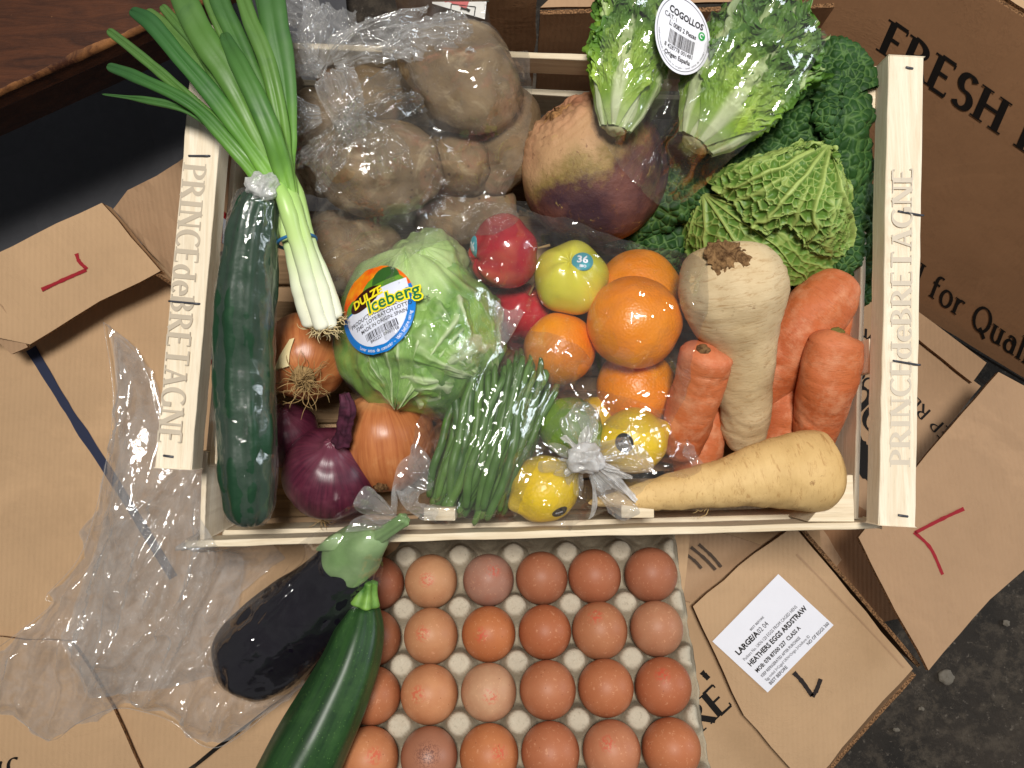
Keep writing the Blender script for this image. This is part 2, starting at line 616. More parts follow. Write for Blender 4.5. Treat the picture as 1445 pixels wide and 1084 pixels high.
def serif_text(txt, wt=.15, th=.05, serif=True, track=.08):
    """verts (u,v,k) at cap height 1, faces; stroke k offsets avoid coplanar overlap"""
    V, F = [], []
    x = 0.0
    k = 0

    def ribbon(pl, w0, w1, var):
        nonlocal k
        pl = np.asarray(pl, float)
        t = unit(np.gradient(pl, axis=0))
        nrm = np.stack([-t[:, 1], t[:, 0]], 1)
        w = (w1 + (w0 - w1) * np.abs(t[:, 1]) ** 1.3)[:, None] if var else w0
        a, b = pl + nrm * w / 2, pl - nrm * w / 2
        s = len(V)
        for p, q in zip(a, b):
            V.append((p[0] + x, p[1], k)); V.append((q[0] + x, q[1], k))
        for i in range(len(pl) - 1):
            F.append([s + 2 * i, s + 2 * i + 1, s + 2 * i + 3, s + 2 * i + 2])
        k += 1
    for ch in txt:
        w, st = G.get(ch, G[' '])
        for q in st:
            f = q.split(); ty = f[0]; v = [float(z) for z in f[1:]]
            if ty == 'A':
                a = np.radians(np.linspace(v[4], v[5], 22))
                ribbon(np.stack([v[0] + v[2] * np.cos(a), v[1] + v[3] * np.sin(a)], 1), wt, th, True)
            else:
                ww = {'L': wt, 'l': th * 1.4, 'h': th * 1.2}[ty]
                ribbon([(v[0], v[1]), ((v[0] + v[2]) / 2, (v[1] + v[3]) / 2), (v[2], v[3])], ww, ww, False)
                if serif and ty in 'Ll':
                    for (xx, yy) in ((v[0], v[1]), (v[2], v[3])):
                        if yy in (0, 1) or (yy == .66 and ch in 'ruiy'):
                            yc = yy + (.025 if yy == 0 else -.025)
                            ribbon([(xx - wt * .95, yc), (xx, yc), (xx + wt * .95, yc)], .05, .05, False)
                if serif and ty == 'h':
                    if v[1] in (0, 1) and v[2] > .4:
                        yy = v[1]
                        ribbon([(v[2], yy), (v[2], yy + (.13 if yy == 0 else -.13))], .05, .05, False)
        x += w + track
    return np.array(V), F, x - track


def font_text(txt, off=0.0, track=1.0):
    cu = bpy.data.curves.new('text', 'FONT')
    cu.body = txt; cu.size = 1.0; cu.offset = off; cu.resolution_u = 2; cu.space_character = track
    ob = bpy.data.objects.new('text', cu)
    COL.objects.link(ob)
    dg = bpy.context.evaluated_depsgraph_get()
    me = bpy.data.meshes.new_from_object(ob.evaluated_get(dg))
    V = np.array([tuple(v.co) for v in me.vertices]).reshape(-1, 3)
    F = [list(p.vertices) for p in me.polygons]
    bpy.data.objects.remove(ob); bpy.data.meshes.remove(me); bpy.data.curves.remove(cu)
    V[:, 2] = 0
    V[:, :2] /= .7
    return V, F, V[:, 0].max() if len(V) else 1


def lettering(name, geo, mp, m, parent, lift=.0005):
    """mp(u,v) array -> world points; normal n for lifting"""
    V, F, w = geo
    W, n = mp(V[:, :2])
    o = obj(name, W + n * (lift + V[:, 2:3] * .00002), F, m, parent, smooth=False, solid=False)
    return o


def px_map(o, u, v, plane):
    """local text units -> pixels (origin o, vectors u and v) -> point on the plane"""
    o, u, v = (np.asarray(q, float) for q in (o, u, v))

    def f(Q):
        p = o + Q[:, :1] * u + Q[:, 1:2] * v
        return np.array([PL(a, b, plane) for a, b in p]), plane[1]
    return f


def stroke(name, pts, w, plane, m, parent, lift=.0004):
    q = spline(np.asarray(pts, float), 26)
    t = unit(np.gradient(q, axis=0)); nr = np.stack([-t[:, 1], t[:, 0]], 1)
    ww = w * (1 + .18 * fbm(np.column_stack([np.linspace(0, 9, 26), np.zeros(26), np.zeros(26)]), 2, 3))[:, None] / 2
    a = [PL(x, y, plane) for x, y in q + nr * ww]; b = [PL(x, y, plane) for x, y in q - nr * ww]
    V = np.empty((52, 3)); V[0::2] = a; V[1::2] = b
    return obj(name, V + plane[1] * lift, gridF(26, 2), m, parent, smooth=False, solid=False)


def scene_bvh(names=None):
    V, F, b = [], [], 0
    for k, (v, f) in GEO.items():
        if names is not None and k not in names:
            continue
        V.append(v); F += [[i + b for i in q] for q in f]; b += len(v)
    return BVHTree.FromPolygons(np.vstack(V).tolist(), F)


def drape(name, poly_px, zp, m, label, cat, h=.0035, it=60, eps=.0012, wr=None, parent=None, names=None, floor=0.0, group=None, relax=1.0, sharp=False):
    """plastic film laid over what is already there: a membrane held up by the contents, then crumpled"""
    poly = np.array([P(x, y, zp)[:2] for x, y in poly_px])
    pl = spline(np.vstack([poly, poly[:1]]), len(poly) * 8)[:-1]
    if sharp:
        pl = np.array([p_ + (q_ - p_) * k_ for p_, q_ in zip(poly, np.roll(poly, -1, 0)) for k_ in np.linspace(0, 1, 8)[:-1]])
    pl = pl + .0015 * np.stack([fbm(np.column_stack([pl * 90, np.full(len(pl), s)]), 2, s) for s in (1, 5)], 1)
    Q, F, ins, dist = poly_grid(pl, h)
    bv = scene_bvh(names)
    zc = np.empty(len(Q))
    for i, (x, y) in enumerate(Q):
        hit = bv.ray_cast(Vector((x, y, .5)), Vector((0, 0, -1)))
        zc[i] = hit[0].z if hit[0] else floor
    nb = [[] for _ in Q]
    for f in F:
        for i in range(4):
            nb[f[i]].append(f[(i + 1) % 4]); nb[f[(i + 1) % 4]].append(f[i])
    A = np.array([(x + [i] * 8)[:8] for i, x in enumerate(nb)])
    z = zc + eps
    for _ in range(it):
        z = np.maximum(zc + eps, z * (1 - relax) + relax * z[A].mean(1))
    V = np.column_stack([Q, z])
    if wr is not None:
        fade = np.clip(dist / .012, .25, 1)
        d = wr(V) * fade
        V[:, 2] = np.maximum(V[:, 2] + d, zc + eps * .6)
        sh = np.stack([fbm(V * 70, 3, 31), fbm(V * 70, 3, 47)], 1) * .0018
        V[:, :2] += sh * np.clip(dist / .01, 0, 1)[:, None]
    o = obj(name, V, F, m, parent, solid=False)
    if label:
        tag(o, label, cat, group)
    return o, V, F


def crumple(amp=.004, cell=.022, seed=0, line=None, lamp=.002, lfreq=90, fold=.7):
    """crumpled film: hollow facets that meet in sharp ridges, plus thin folds and pleats"""
    def f(V):
        B_ = V * np.array([1, 1, .4])
        if line is not None and line[1] == 'dir':
            t = unit(np.asarray(line[2], float)); al = V[:, :2] @ t; ac = V[:, :2] @ np.array([-t[1], t[0]])
            B_ = np.column_stack([ac, al * .50, V[:, 2] * .4])
        B_ = B_ + .18 * cell * np.stack([fbm(B_ / cell * .8, 2, seed + 1), fbm(B_ / cell * .8, 2, seed + 2), 0 * B_[:, 0]], 1)
        r = 0
        for k_, (cs, am) in enumerate(((1.5, 1.0), (.75, .48), (.38, .20))):
            F1, F2, ID, Gv = worley(B_ / (cell * cs), seed + 11 * k_, 1.0)
            r = r + amp * am * (1.5 * F1 ** 2 + .35 * ID - .5) * (.6 + .6 * sstep(-.3, .4, noise3(B_ / (cell * 2.5) + k_, seed + 7)))
        # sharp folds: thin tents along wandering lines
        for k_, (cs, wd) in enumerate(((1.5, .16), (.8, .20), (2.4, .10))):
            st_ = np.array([1, 1, .5])
            q = V * st_ / (cell * cs)
            if line is not None and line[1] == 'dir':
                t = unit(np.asarray(line[2], float)); al = V[:, :2] @ t; ac = V[:, :2] @ np.array([-t[1], t[0]])
                q = np.column_stack([ac, al * .24, V[:, 2] * .4]) / (cell * cs)
            nz = fbm(q + 7.7 * k_, 2, seed + 60 + k_)
            tent = np.clip(1 - np.abs(nz) / wd, 0, 1)
            r += fold * amp * tent ** .9 * sstep(-.25, .35, noise3(q * .7 + 31, seed + 70 + k_))
        if line is not None:
            p = np.asarray(line[0], float)[:2]
            d = V[:, :2] - p
            if line[1] == 'point':
                th = np.arctan2(d[:, 1], d[:, 0]) * line[2]
                rr = np.linalg.norm(d, axis=1)
                k = np.exp(-rr / line[3])
                r += lamp * k * 2.2 * ridge(np.column_stack([th, rr * 14, np.zeros(len(V))]), 2, seed + 5)
            else:
                t = unit(np.asarray(line[2], float))
                across = d @ np.array([-t[1], t[0]]); al = d @ t
                r += lamp * ridge(np.column_stack([across * lfreq, al * lfreq * .10, np.zeros(len(V))]), 2, seed + 5)
        return r
    return f


def decal_map(cen, up_hint, size, bv, n_hint=(0, 0, 1), rot=0.0, flat=1.0):
    """stiff label laid on a curved surface: quadratic fit of the surface under it. (u,v) in -1..1"""
    cen = np.asarray(cen, float); n = unit(n_hint)
    ex = unit(np.cross(up_hint, n)); ey = np.cross(n, ex)
    ex, ey = ex * math.cos(rot) + ey * math.sin(rot), ey * math.cos(rot) - ex * math.sin(rot)
    S, Z = [], []
    for u in np.linspace(-1, 1, 13):
        for v in np.linspace(-1, 1, 13):
            if u * u + v * v > 1.05: continue
            o = cen + ex * u * size[0] + ey * v * size[1] + n * .08
            hit = bv.ray_cast(Vector(o), Vector(-n))
            if hit[0] is not None:
                S.append((u, v)); Z.append((np.array(hit[0]) - cen) @ n)
    S, Z = np.array(S), np.array(Z)
    B = lambda q: np.column_stack([np.ones(len(q)), q[:, 0], q[:, 1], q[:, 0] ** 2, q[:, 0] * q[:, 1], q[:, 1] ** 2])
    w = np.linalg.lstsq(B(S), Z, rcond=None)[0]
    w[3:] *= flat
    w[0] += max(0, np.percentile(Z - B(S) @ w, 97))

    def f(Q):
        Q = np.asarray(Q, float)
        return cen + Q[:, :1] * ex * size[0] + Q[:, 1:2] * ey * size[1] + n * (B(Q[:, :2]) @ w)[:, None], n
    return f


def disc_geo(rx=1.0, ry=1.0, n=10, m=48, a0=0.0, a1=360.0, r0=0.0, k=0):
    a = np.radians(np.linspace(a0, a1, m)); r = np.linspace(r0, 1, n)
    V = np.stack([np.outer(r, np.cos(a) * rx), np.outer(r, np.sin(a) * ry), np.full((n, m), k)], -1).reshape(-1, 3)
    return V, gridF(n, m).tolist(), 1


def rect_geo(x0, y0, x1, y1, k=0, nx=6, ny=4):
    X, Y = np.meshgrid(np.linspace(x0, x1, nx), np.linspace(y0, y1, ny), indexing='ij')
    return np.stack([X.ravel(), Y.ravel(), np.full(X.size, k)], 1), gridF(nx, ny).tolist(), 1


def place(geo, ox, oy, s, rot=0, k=0, sx=1.0):
    V, F, w = geo
    a = math.radians(rot); U = V.copy()
    x, y = V[:, 0] * s * sx, V[:, 1] * s
    U[:, 0] = ox + x * math.cos(a) - y * math.sin(a); U[:, 1] = oy + x * math.sin(a) + y * math.cos(a)
    U[:, 2] = V[:, 2] + k
    return U, F, w


def barcode(x0, y0, x1, y1, k=0, n=34, seed=1):
    r = random.Random(seed); V, F = [], []
    x = x0; u = (x1 - x0) / n
    while x < x1:
        w = u * r.choice((.5, .5, .9, 1.4)) * .8
        s = len(V); V += [(x, y0, k), (x + w, y0, k), (x + w, y1, k), (x, y1, k)]; F.append([s, s + 1, s + 2, s + 3])
        x += w + u * r.choice((.4, .5, .9))
    return np.array(V), F, 1


def join(*gs):
    V, F, b = [], [], 0
    for v, f, _ in gs:
        V.append(v); F += [[i + b for i in q] for q in f]; b += len(v)
    return np.vstack(V), F, 1
# ================================================================== SETTING
x = Mat('dark_concrete', .8, .3)
k = x.mix(x.ramp(x.noise(6, 6, .65), [(.35, 0.), (.7, 1.)]), c(42, 38, 34), c(66, 58, 50))
k = x.mix(x.ramp(x.noise(26, 6, .8), [(.48, 0.), (.62, .7)]), k, c(92, 82, 70))
k = x.mix(x.ramp(x.noise(110, 5, .75), [(.60, 0.), (.68, .8)]), k, c(120, 110, 98))
x.color(k); x.bump(x.noise(90, 6, .75), .9, .004)
FLOORM = x.m
Q, F, ins, dist = poly_grid(np.array([(-2.2, -1.8), (2.4, -1.8), (2.4, 2.2), (-2.2, 2.2)]), .06)
fl = obj('floor', np.column_stack([Q, -.36 + .002 * fbm(np.column_stack([Q * 9, Q[:, :1] * 0]), 3)]), F, FLOORM, None, (0, 0, -.36))
tag(fl, kind='structure')
for (px, py, r) in ((1335, 955, .012), (1265, 1030, .005), (1300, 1000, .004), (1420, 880, .006)):
    V, F, a, b = ball(P(px, py, -.357), (r, r * .7, r * .35), disp=lambda L: .25 * r * fbm(L / r * 1.5, 3, px), n=16, m=20)
    o = obj('debris', V, F, plain('debris_crumb', c(120, 112, 100), .9), smooth=False)
    tag(o, {1335: 'largest pale crumb of debris on the dark floor below the egg box', 1265: 'small pale crumb on the dark floor nearest the bottom edge', 1300: 'tiny pale crumb on the floor between the larger crumb and the box corner', 1420: 'pale crumb on the dark floor at the right edge under the flap'}[px], 'debris')

# dark sheet added over the floor at the upper left
o, pl = sheet('dark_sheet', [P(-260, 20, -.3), P(470, -190, -.3), P(520, 330, -.3), P(-260, 640, -.3)], plain('dark_sheet_face', c(86, 86, 90), .6, .3), .006, .02, .004, seed=5, edge=plain('dark_sheet_edge', c(24, 24, 26)))
tag(o, 'dark sheet added over the floor under the wooden table edge, upper left', 'mat')

# old wooden table, upper left
x = Mat('old_dark_wood', .55, .35)
v = x.scaled((2.2, 14, 14))
k = x.mix(x.ramp(x.noise(6, 6, .7, 1.0, v), [(.3, 0.), (.7, 1.)]), c(50, 27, 17), c(92, 52, 30))
k = x.mix(x.ramp(x.noise(9, 5, .7), [(.5, 0.), (.75, .7)]), k, c(40, 24, 18))
k = x.mix(x.ramp(x.noise(160, 2, .6), [(.72, 0.), (.78, .5)]), k, c(140, 96, 60))
x.color(k); x.bump(x.noise(60, 4, .6, 0, v), .3, .001)
TAB = x.m
x = Mat('worn_table_edge', .7, .25)
v = x.scaled((3, 14, 14))
x.color(x.mix(x.ramp(x.noise(14, 6, .75, 1.0), [(.40, 0.), (.62, 1.)]), c(64, 34, 20), c(150, 100, 58)))
x.bump(x.noise(120, 4, .7), .5, .001)
TABE = x.m
t = thing('wooden_table', 'old dark brown wooden table with timeworn edge, upper left corner', 'table', P(60, 60, .0))
za = .03
A, B_, C_, D_ = P(-300, 262, za), P(330, -22, za), P(200, -420, za), P(-700, -60, za)
Vt = np.array([A, B_, C_, D_]); dn = np.array([0, 0, .026])
tt = box8(np.vstack([Vt - dn, Vt]), TAB, 'table_top', t, .0012)
e = unit(B_ - A); nn = np.array([e[1], -e[0], 0])
m_ = 220
s = np.linspace(0, 1, m_)[:, None]
edge0 = A + (B_ - A) * s + nn * .0004
rag = .0016 + .0011 * fbm(np.column_stack([s[:, 0] * 22, s[:, 0] * 0, s[:, 0] * 0]), 3, 3)
Ve = np.stack([edge0 - nn * rag[:, None] * 2.2 + [0, 0, .0006], edge0 + nn * .0012 + [0, 0, -.0006], edge0 + nn * .0008 - [0, 0, .006] + np.column_stack([0 * rag, 0 * rag, -rag])], 1).reshape(-1, 3)
obj('worn_edge', Ve, gridF(m_, 3), TABE, t)
Vg = np.array([A + e * .05 - nn * .05, B_ - e * .05 - nn * .05, B_ - e * .05 - nn * .07, A + e * .05 - nn * .07])
box8(np.vstack([Vg - [0, 0, .14], Vg - [0, 0, .0262]]), TAB, 'apron', t, .001)

# ------------------------------------------------------------------ cardboard, left
Z0 = -.004
left = thing('cardboard_box', 'large flattened kraft box with a navy stripe under the crate and the clear bag', 'cardboard box', P(150, 800, Z0))
o, PLB = sheet('board', [P(-120, 420, Z0), P(40, 398, Z0), P(250, 330, Z0), P(560, 300, Z0), P(1130, 330, Z0), P(1110, 655, Z0), P(900, 668, Z0), P(620, 690, Z0), P(540, 800, Z0), P(428, 962, Z0), P(250, 1095, Z0), P(-120, 1140, Z0)], CARD, .004, .012, .0012, left, 1)
mk = lambda nm, pts, w, m, par, pl, lift=.0005: stroke(nm, pts, w, pl, m, par, lift)
NAVY = plain('navy_stripe_ink', c(38, 44, 68), .6, .3)
mk('printed_stripe', [(44, 492), (100, 584), (160, 676), (245, 815)], 13, NAVY, left, PLB)
lettering('lettering', serif_text('CA', .17, .06), px_map((2, 1085), (30, -14), (-12, -30), PLB), INK, left)
o, PLE = sheet('under_board', [P(262, 1096, -.03), P(440, 950, -.03), P(560, 700, -.03), P(980, 690, -.03), P(930, 1200, -.05), P(250, 1200, -.045)], CARD, .004, .015, .001, left, 2)
# overlapping panel whose edge makes the long fold line
o, p2 = sheet('panel', [P(-120, 890, .004), P(100, 905, .004), P(160, 1000, .004), P(205, 1100, .004), P(-120, 1120, .004)], CARD, .003, .012, .0012, left, 8)
lettering('lettering', serif_text('(C', .17, .06), px_map((-6, 1082), (26, -13), (10, 26), p2), INK, left)

fa = thing('cardboard_flap', 'tan box flap with a small red pen mark, left of the crate', 'cardboard flap', P(90, 390, .03))
o, PA = sheet('panel', [P(-80, 392, .045), P(145, 287, .05), P(225, 382, .05), P(140, 425, .046), P(42, 486, .042), P(-30, 470, .04), P(-110, 500, .04)], CARD, .004, .010, .0012, fa, 3)
stroke('pen_mark', [(59, 409), (92, 394), (122, 381)], 5, PA, REDPEN, fa)
stroke('pen_mark', [(108, 358), (112, 369), (123, 380)], 5, PA, REDPEN, fa)
o, pq = sheet('folded_edge', [P(145, 290, .047), P(160, 291, .038), P(243, 402, .03), P(226, 384, .045)], CARD, .003, .010, .0006, fa, 4)
o, pq = sheet('hinge_strip', [P(-40, 395, .044), P(4, 432, .043), P(38, 490, .041), P(16, 500, .036), P(-50, 440, .036)], CARD2, .003, .008, .0006, fa, 14)
fb = thing('cardboard_flap', 'brown creased flap with wavy top edge, tucked behind the left crate rail', 'cardboard flap', P(220, 280, .0))
sheet('panel', [P(170, 292, .012), P(182, 268, .03), P(215, 250, .05), P(272, 212, .075), P(330, 205, .075), P(330, 420, .01), P(258, 412, .006)], CARD2, .004, .009, .0035, fb, 6, wf=9)

# ------------------------------------------------------------------ cardboard, right
ZR = -.20
x = Mat('shaded', .5)
bp = thing('cardboard_box', 'big brown box with black FRESH lettering standing right of the crate', 'cardboard box', P(1330, 463, ZR))
b0, b1 = P(1085, 322, ZR), P(1640, 645, ZR)
tp = [P(1130, -172, .13), P(1770, 225, .13)]
o, PF = sheet('side_panel', [b0, b1, tp[1], tp[0]], CARD3, .005, .02, .0004, bp, 9)
nf = PF[1]
top_in = [tp[0] + np.array([.03, .05, .0]), tp[1] + np.array([.03, .05, .0])]
sheet('top_panel', [tp[0] + [.002, .004, .001], tp[1] + [.002, .004, .001], tp[1] + [.16, .28, .004], tp[0] + [.16, .28, .004]], CARD, .005, .02, .001, bp, 10)
f1 = serif_text('FRESH P', .2, .09, True, .12)
lettering('lettering', f1, px_map((1240, 72), (45, 31), (19, -43), PF), INK, bp)
f2 = serif_text('Packed for Quality', .15, .07, True, .10)
w0 = serif_text('Packed ', .15, .07, True, .10)[2] + .10
lettering('lettering', f2, px_map((1310 - 27 * w0, 416 - 19 * w0), (27, 19), (12, -31), PF), INK, bp)
stroke('printed_line', [(1150, 364), (1300, 452), (1460, 546)], 3.2, PF, INK, bp)

bq = thing('cardboard_box', 'flat kraft box printed KEEP REFRIGERATED upside down, right of the crate', 'cardboard box', P(1280, 560, ZR))
o, PQ = sheet('top_panel', [P(1080, 345, ZR + .004), P(1180, 388, ZR + .004), P(1384, 545, ZR + .004), P(1290, 660, ZR + .004), P(1180, 800, ZR + .004), P(1060, 760, ZR + .004)], CARD2, .005, .015, .001, bq, 11)
# upside-down print reads with the box turned round
lettering('lettering', serif_text('KEEP REFRIG', .15, .06, False), px_map((1368, 633), (-16.5, -16), (-13, 13), PQ), INK, bq)
lettering('lettering', serif_text('& DRY', .17, .07, False), px_map((1264, 509), (-15, -16), (-12, 12), PQ), INK, bq)
lettering('lettering', serif_text('COOL', .15, .06, False), px_map((1252, 556), (-16, -16), (-12, 12), PQ), INK, bq)
lettering('lettering', serif_text('QUI', .2, .08, False), px_map((1262, 592), (-29, -31), (-26, 26), PQ), INK, bq)
stroke('printed_band', [(1192, 625), (1222, 650), (1250, 676)], 42, PQ, INK, bq)
stroke('printed_line', [(1295, 470), (1340, 502), (1395, 545)], 5, PQ, INK, bq)
o, p_ = sheet('inner_flap', [P(1296, 440, ZR + .014), P(1392, 512, ZR + .014), P(1372, 540, ZR + .014), P(1290, 474, ZR + .014)], CARD2, .004, .01, .001, bq, 12)
o, p_ = sheet('lower_flap', [P(1190, 700, ZR + .01), P(1260, 745, ZR + .01), P(1330, 860, ZR + .004), P(1140, 900, ZR), P(1100, 760, ZR)], CARD3, .004, .012, .001, bq, 13)

fc = thing('cardboard_flap', 'large tan box flap with a red L in pen, lower right', 'cardboard flap', P(1350, 730, -.10))
o, PC = sheet('panel', [P(1407, 526, -.10), P(1470, 562, -.10), P(1480, 778, -.06), P(1398, 846, -.055), P(1305, 945, -.05), P(1262, 862, -.055), P(1214, 758, -.06), P(1310, 640, -.08)], CARD2, .005, .012, .002, fc, 15)
stroke('pen_mark', [(1360, 718), (1326, 734), (1291, 752)], 5, PC, REDPEN, fc)
stroke('pen_mark', [(1290, 751), (1313, 774), (1330, 811)], 4.5, PC, REDPEN, fc)

ZE = -.075
eb = thing('egg_box', 'kraft egg carton box with a white egg label and black L', 'cardboard box', P(1130, 900, ZE))
o, PE = sheet('lid', [P(978, 856, ZE), P(1064, 782, ZE), P(1120, 742, ZE), P(1200, 838, ZE), P(1288, 944, ZE), P(1225, 1012, ZE), P(1150, 1100, ZE), P(1128, 1098, ZE), P(1050, 1010, ZE)], CARD, .005, .010, .0012, eb, 16)
rA, rB = P(1116, 738, ZE), P(1290, 944, ZE)
sheet('side_panel', [rA + [.004, .001, -.001], rB + [.004, .001, -.001], rB + [.02, .012, -.16], rA + [.02, .012, -.16]], CARD2, .004, .012, .001, eb, 17)
rC = P(1150, 1100, ZE)
sheet('front_panel', [rB + [0, -.004, -.002], rC + [0, -.004, -.002], rC + [-.002, .004, -.2], rB + [-.002, .004, -.2]], CARD2, .004, .014, .001, eb, 18)
stroke('fold_crease', [(1124, 782), (1190, 850), (1276, 942)], 2.4, PE, CARD2, eb)
stroke('pen_mark', [(1120, 949), (1132, 962), (1146, 982)], 6, PE, BLACKPEN, eb)
stroke('pen_mark', [(1146, 983), (1152, 974), (1158, 958)], 6, PE, BLACKPEN, eb)
lab, _, _ = rect_geo(0, 0, 1, 1)
mpE = px_map((1083, 977), (93, -95), (-78, -72), PE)   # u along the reading direction
lb = lettering('label', (np.array(lab), gridF(6, 4).tolist(), 1), mpE, PAPER, eb, .0006)
mpT = lambda off: px_map((1083, 977), (93, -95), (-78, -72), PE)


def lines_on(parent, specs, mp, m, lift):
    gs = []
    for (txt, u, v, s, sx, off) in specs:
        g = font_text(txt, off)
        gs.append(place((g[0], g[1], g[2]), u, v, s, 0, 0, sx))
    return lettering('label_print', join(*gs), mp, m, parent, lift)


sp = lambda txt, u, v, s, wid, off=.0: (txt, u, v, s, wid / (font_text(txt, off)[2] * s), off)
big = [sp('LARGE/A', .08, .62, .075, .32, .035), sp('HEATHERS EGGS ARDSTRAW', .08, .40, .070, .86, .03), sp('MOB: 078 87500 227  CLASS A', .08, .28, .055, .66, .025)]
small = [sp('Packers No. UKN-120 EGGS FROM CAGED HENS', .08, .51, .045, .80), sp('KEEP REFRIGERATED AFTER PURCHASE', .08, .19, .040, .58, .01), sp('Egg coded 3=Caged UKN=Origin 2=Uniform ID', .08, .115, .04, .66), sp('BEST BEFORE', .08, .04, .045, .26, .015), sp('NO OF EGGS 360', .66, .05, .045, .32, .012), sp('BEST BEFORE', .36, .73, .03, .2, .01), sp('02 04', .40, .62, .07, .14)]
lines_on(eb, big, mpE, INK, .0010)
lines_on(eb, small, mpE, SMALLINK, .0010)

ec = thing('cardboard_box', 'kraft box lettered CARE showing between the egg tray and egg box', 'cardboard box', P(1010, 1030, ZE - .02))
o, PG = sheet('top_panel', [P(860, 720, ZE - .02), P(1150, 700, ZE - .02), P(1180, 900, ZE - .02), P(1160, 1140, ZE - .02), P(930, 1140, ZE - .02), P(900, 900, ZE - .02)], CARD, .005, .014, .0012, ec, 19)
lettering('lettering', serif_text('CARE', .2, .07), px_map((933, 1088), (33, -31), (-25, -30), PG), INK, ec)
stroke('printed_mark', [(990, 948), (1000, 958)], 7, PG, INK, ec)
sheet('corrugated_flap', [P(945, 765, ZE - .01), P(985, 740, ZE - .01), P(1075, 770, ZE - .012), P(975, 850, ZE - .014), P(955, 845, ZE - .012)], CARD2, .003, .008, .001, ec, 20)
for (a, b) in (((975, 772), (1010, 804)), ((986, 768), (1018, 800)), ((968, 782), (990, 802))):
    stroke('slot', [a, ((a[0] + b[0]) / 2 + 2, (a[1] + b[1]) / 2), b], 4, (PG[0] + [0, 0, .0125], PG[1]), plain('slot_shadow_paper', c(70, 50, 32)), ec)

# ------------------------------------------------------------------ cardboard behind the crate
bk = thing('cardboard_box', 'brown box standing behind the crate between potato bag and little gems', 'cardboard box', P(720, 30, 0))
yb = P(720, 40, .11)[1] + .012
X0, X1, X2, X3 = P(560, 0, .11)[0], P(757, 0, .11)[0], P(860, 0, .1)[0], P(1190, 60, .1)[0]
sheet('back_panel', [(X0, yb, -.02), (X1, yb, -.02), (X1, yb + .006, .125), (X0, yb + .006, .125)], CARD3, .004, .012, .001, bk, 21)
sheet('inner_panel', [(X1 + .004, yb + .004, -.05), (X3, yb + .012, -.05), (X3, yb + .02, .085), (X1 + .004, yb + .014, .085)], CARD3, .004, .012, .001, bk, 22)
sheet('turned_flap', [(X1 + .004, yb + .018, .088), (X3 - .05, yb + .026, .088), (X3 - .05, yb + .12, .10), (X2 + .02, yb + .09, .10)], CARD2, .004, .012, .001, bk, 23)

cd = thing('printed_card', 'white card with red print and a framed emblem behind the potato bag', 'card', P(655, 12, .12))
o, PK = sheet('card', [P(600, -60, .13), P(692, -60, .13), P(684, 27, .115), P(645, 16, .115), P(610, 5, .118)], plain('white_card', c(228, 226, 222), .4), .0008, .006, .0003, cd, 24, edge=PAPER)
REDP = plain('red_print', c(200, 40, 44), .4); GRNP = plain('green_print', c(20, 90, 60), .4)
stroke('red_print', [(612, -14), (635, -8), (662, 2)], 22, PK, REDP, cd)
stroke('green_line', [(656, -6), (668, 0), (690, 1)], 2.5, PK, GRNP, cd)
for a, b in (((637, 6), (671, 10)), ((671, 10), (669, 24)), ((637, 6), (636, 15))):
    stroke('emblem_frame', [a, b], 1.5, PK, INK, cd)
stroke('emblem', [(650, 12), (657, 13), (663, 16)], 4.5, PK, INK, cd)

# ================================================================== CRATE
cr = thing('wooden_crate', 'pale wooden produce crate stencilled PRINCE de BRETAGNE on both end rails', 'crate', P(740, 590, .0))
ZT = .165
La, Lb = P(299, 36, ZT), P(244, 662, ZT)
Ra, Rb = P(1279, 79, ZT), P(1266, 743, ZT)
rw = .0265
rl = slat('end_rail', La, Lb, rw, .02, WOOD, cr, rag=.0006)
rr = slat('end_rail', Ra, Rb, rw, .02, WOOD, cr, rag=.0006)
top = (np.array([0, 0, ZT]), np.array([0, 0, 1.0]))
# stencils: left reads downwards, right reads upwards
sl = serif_text('PRINCEdeBRETAGNE', .2, .07, True, .10)
wl = sl[2]
lettering('stencil', sl, px_map((259, 232), (-35 / wl, 392 / wl), (32, 3), top), GREYINK, rl, .00022)
wl = sl[2]
lettering('stencil', sl, px_map((1284, 656), (2 / wl, -418 / wl), (-28, 0), top), FAINTINK, rr, .00022)


def wire(pts, r=.0007, par=None, nm='staple', m=WIRE):
    V, F, a, b = tube(pts, [r] * len(pts), 14, 8)
    return obj(nm, V, F, m, par, solid=False)


for (px, py, w, par) in ((1283, 96, 10, rr), (1274, 728, 14, rr), (238, 644, 14, rl)):
    wire([P(px - w / 2, py - 1, ZT + .0002), P(px, py, ZT + .0009), P(px + w / 2, py + 1, ZT + .0002)], .0009, par)
for (px, py, w, par, tl) in ((1284, 301, 34, rr, 3), (1278, 512, 36, rr, 3), (260, 427, 44, rl, 2), (281, 220, 30, rl, 0)):
    wire([P(px - w / 2, py - tl, ZT + .0007), P(px, py, ZT + .0009), P(px + w / 2, py + tl, ZT + .0007), P(px + w / 2 + 2, py + tl, ZT - .008)], .0008, par, 'wire')
# end walls (below the rails), corner posts
zl = .112


def wall(nm, a, b, z0, z1, th, m, par=cr, out=(0, 0, 0)):
    a, b = np.array(a, float), np.array(b, float)
    a[2] = b[2] = z1
    return slat(nm, a, b, th, z1 - z0, m, par, rag=.0004)


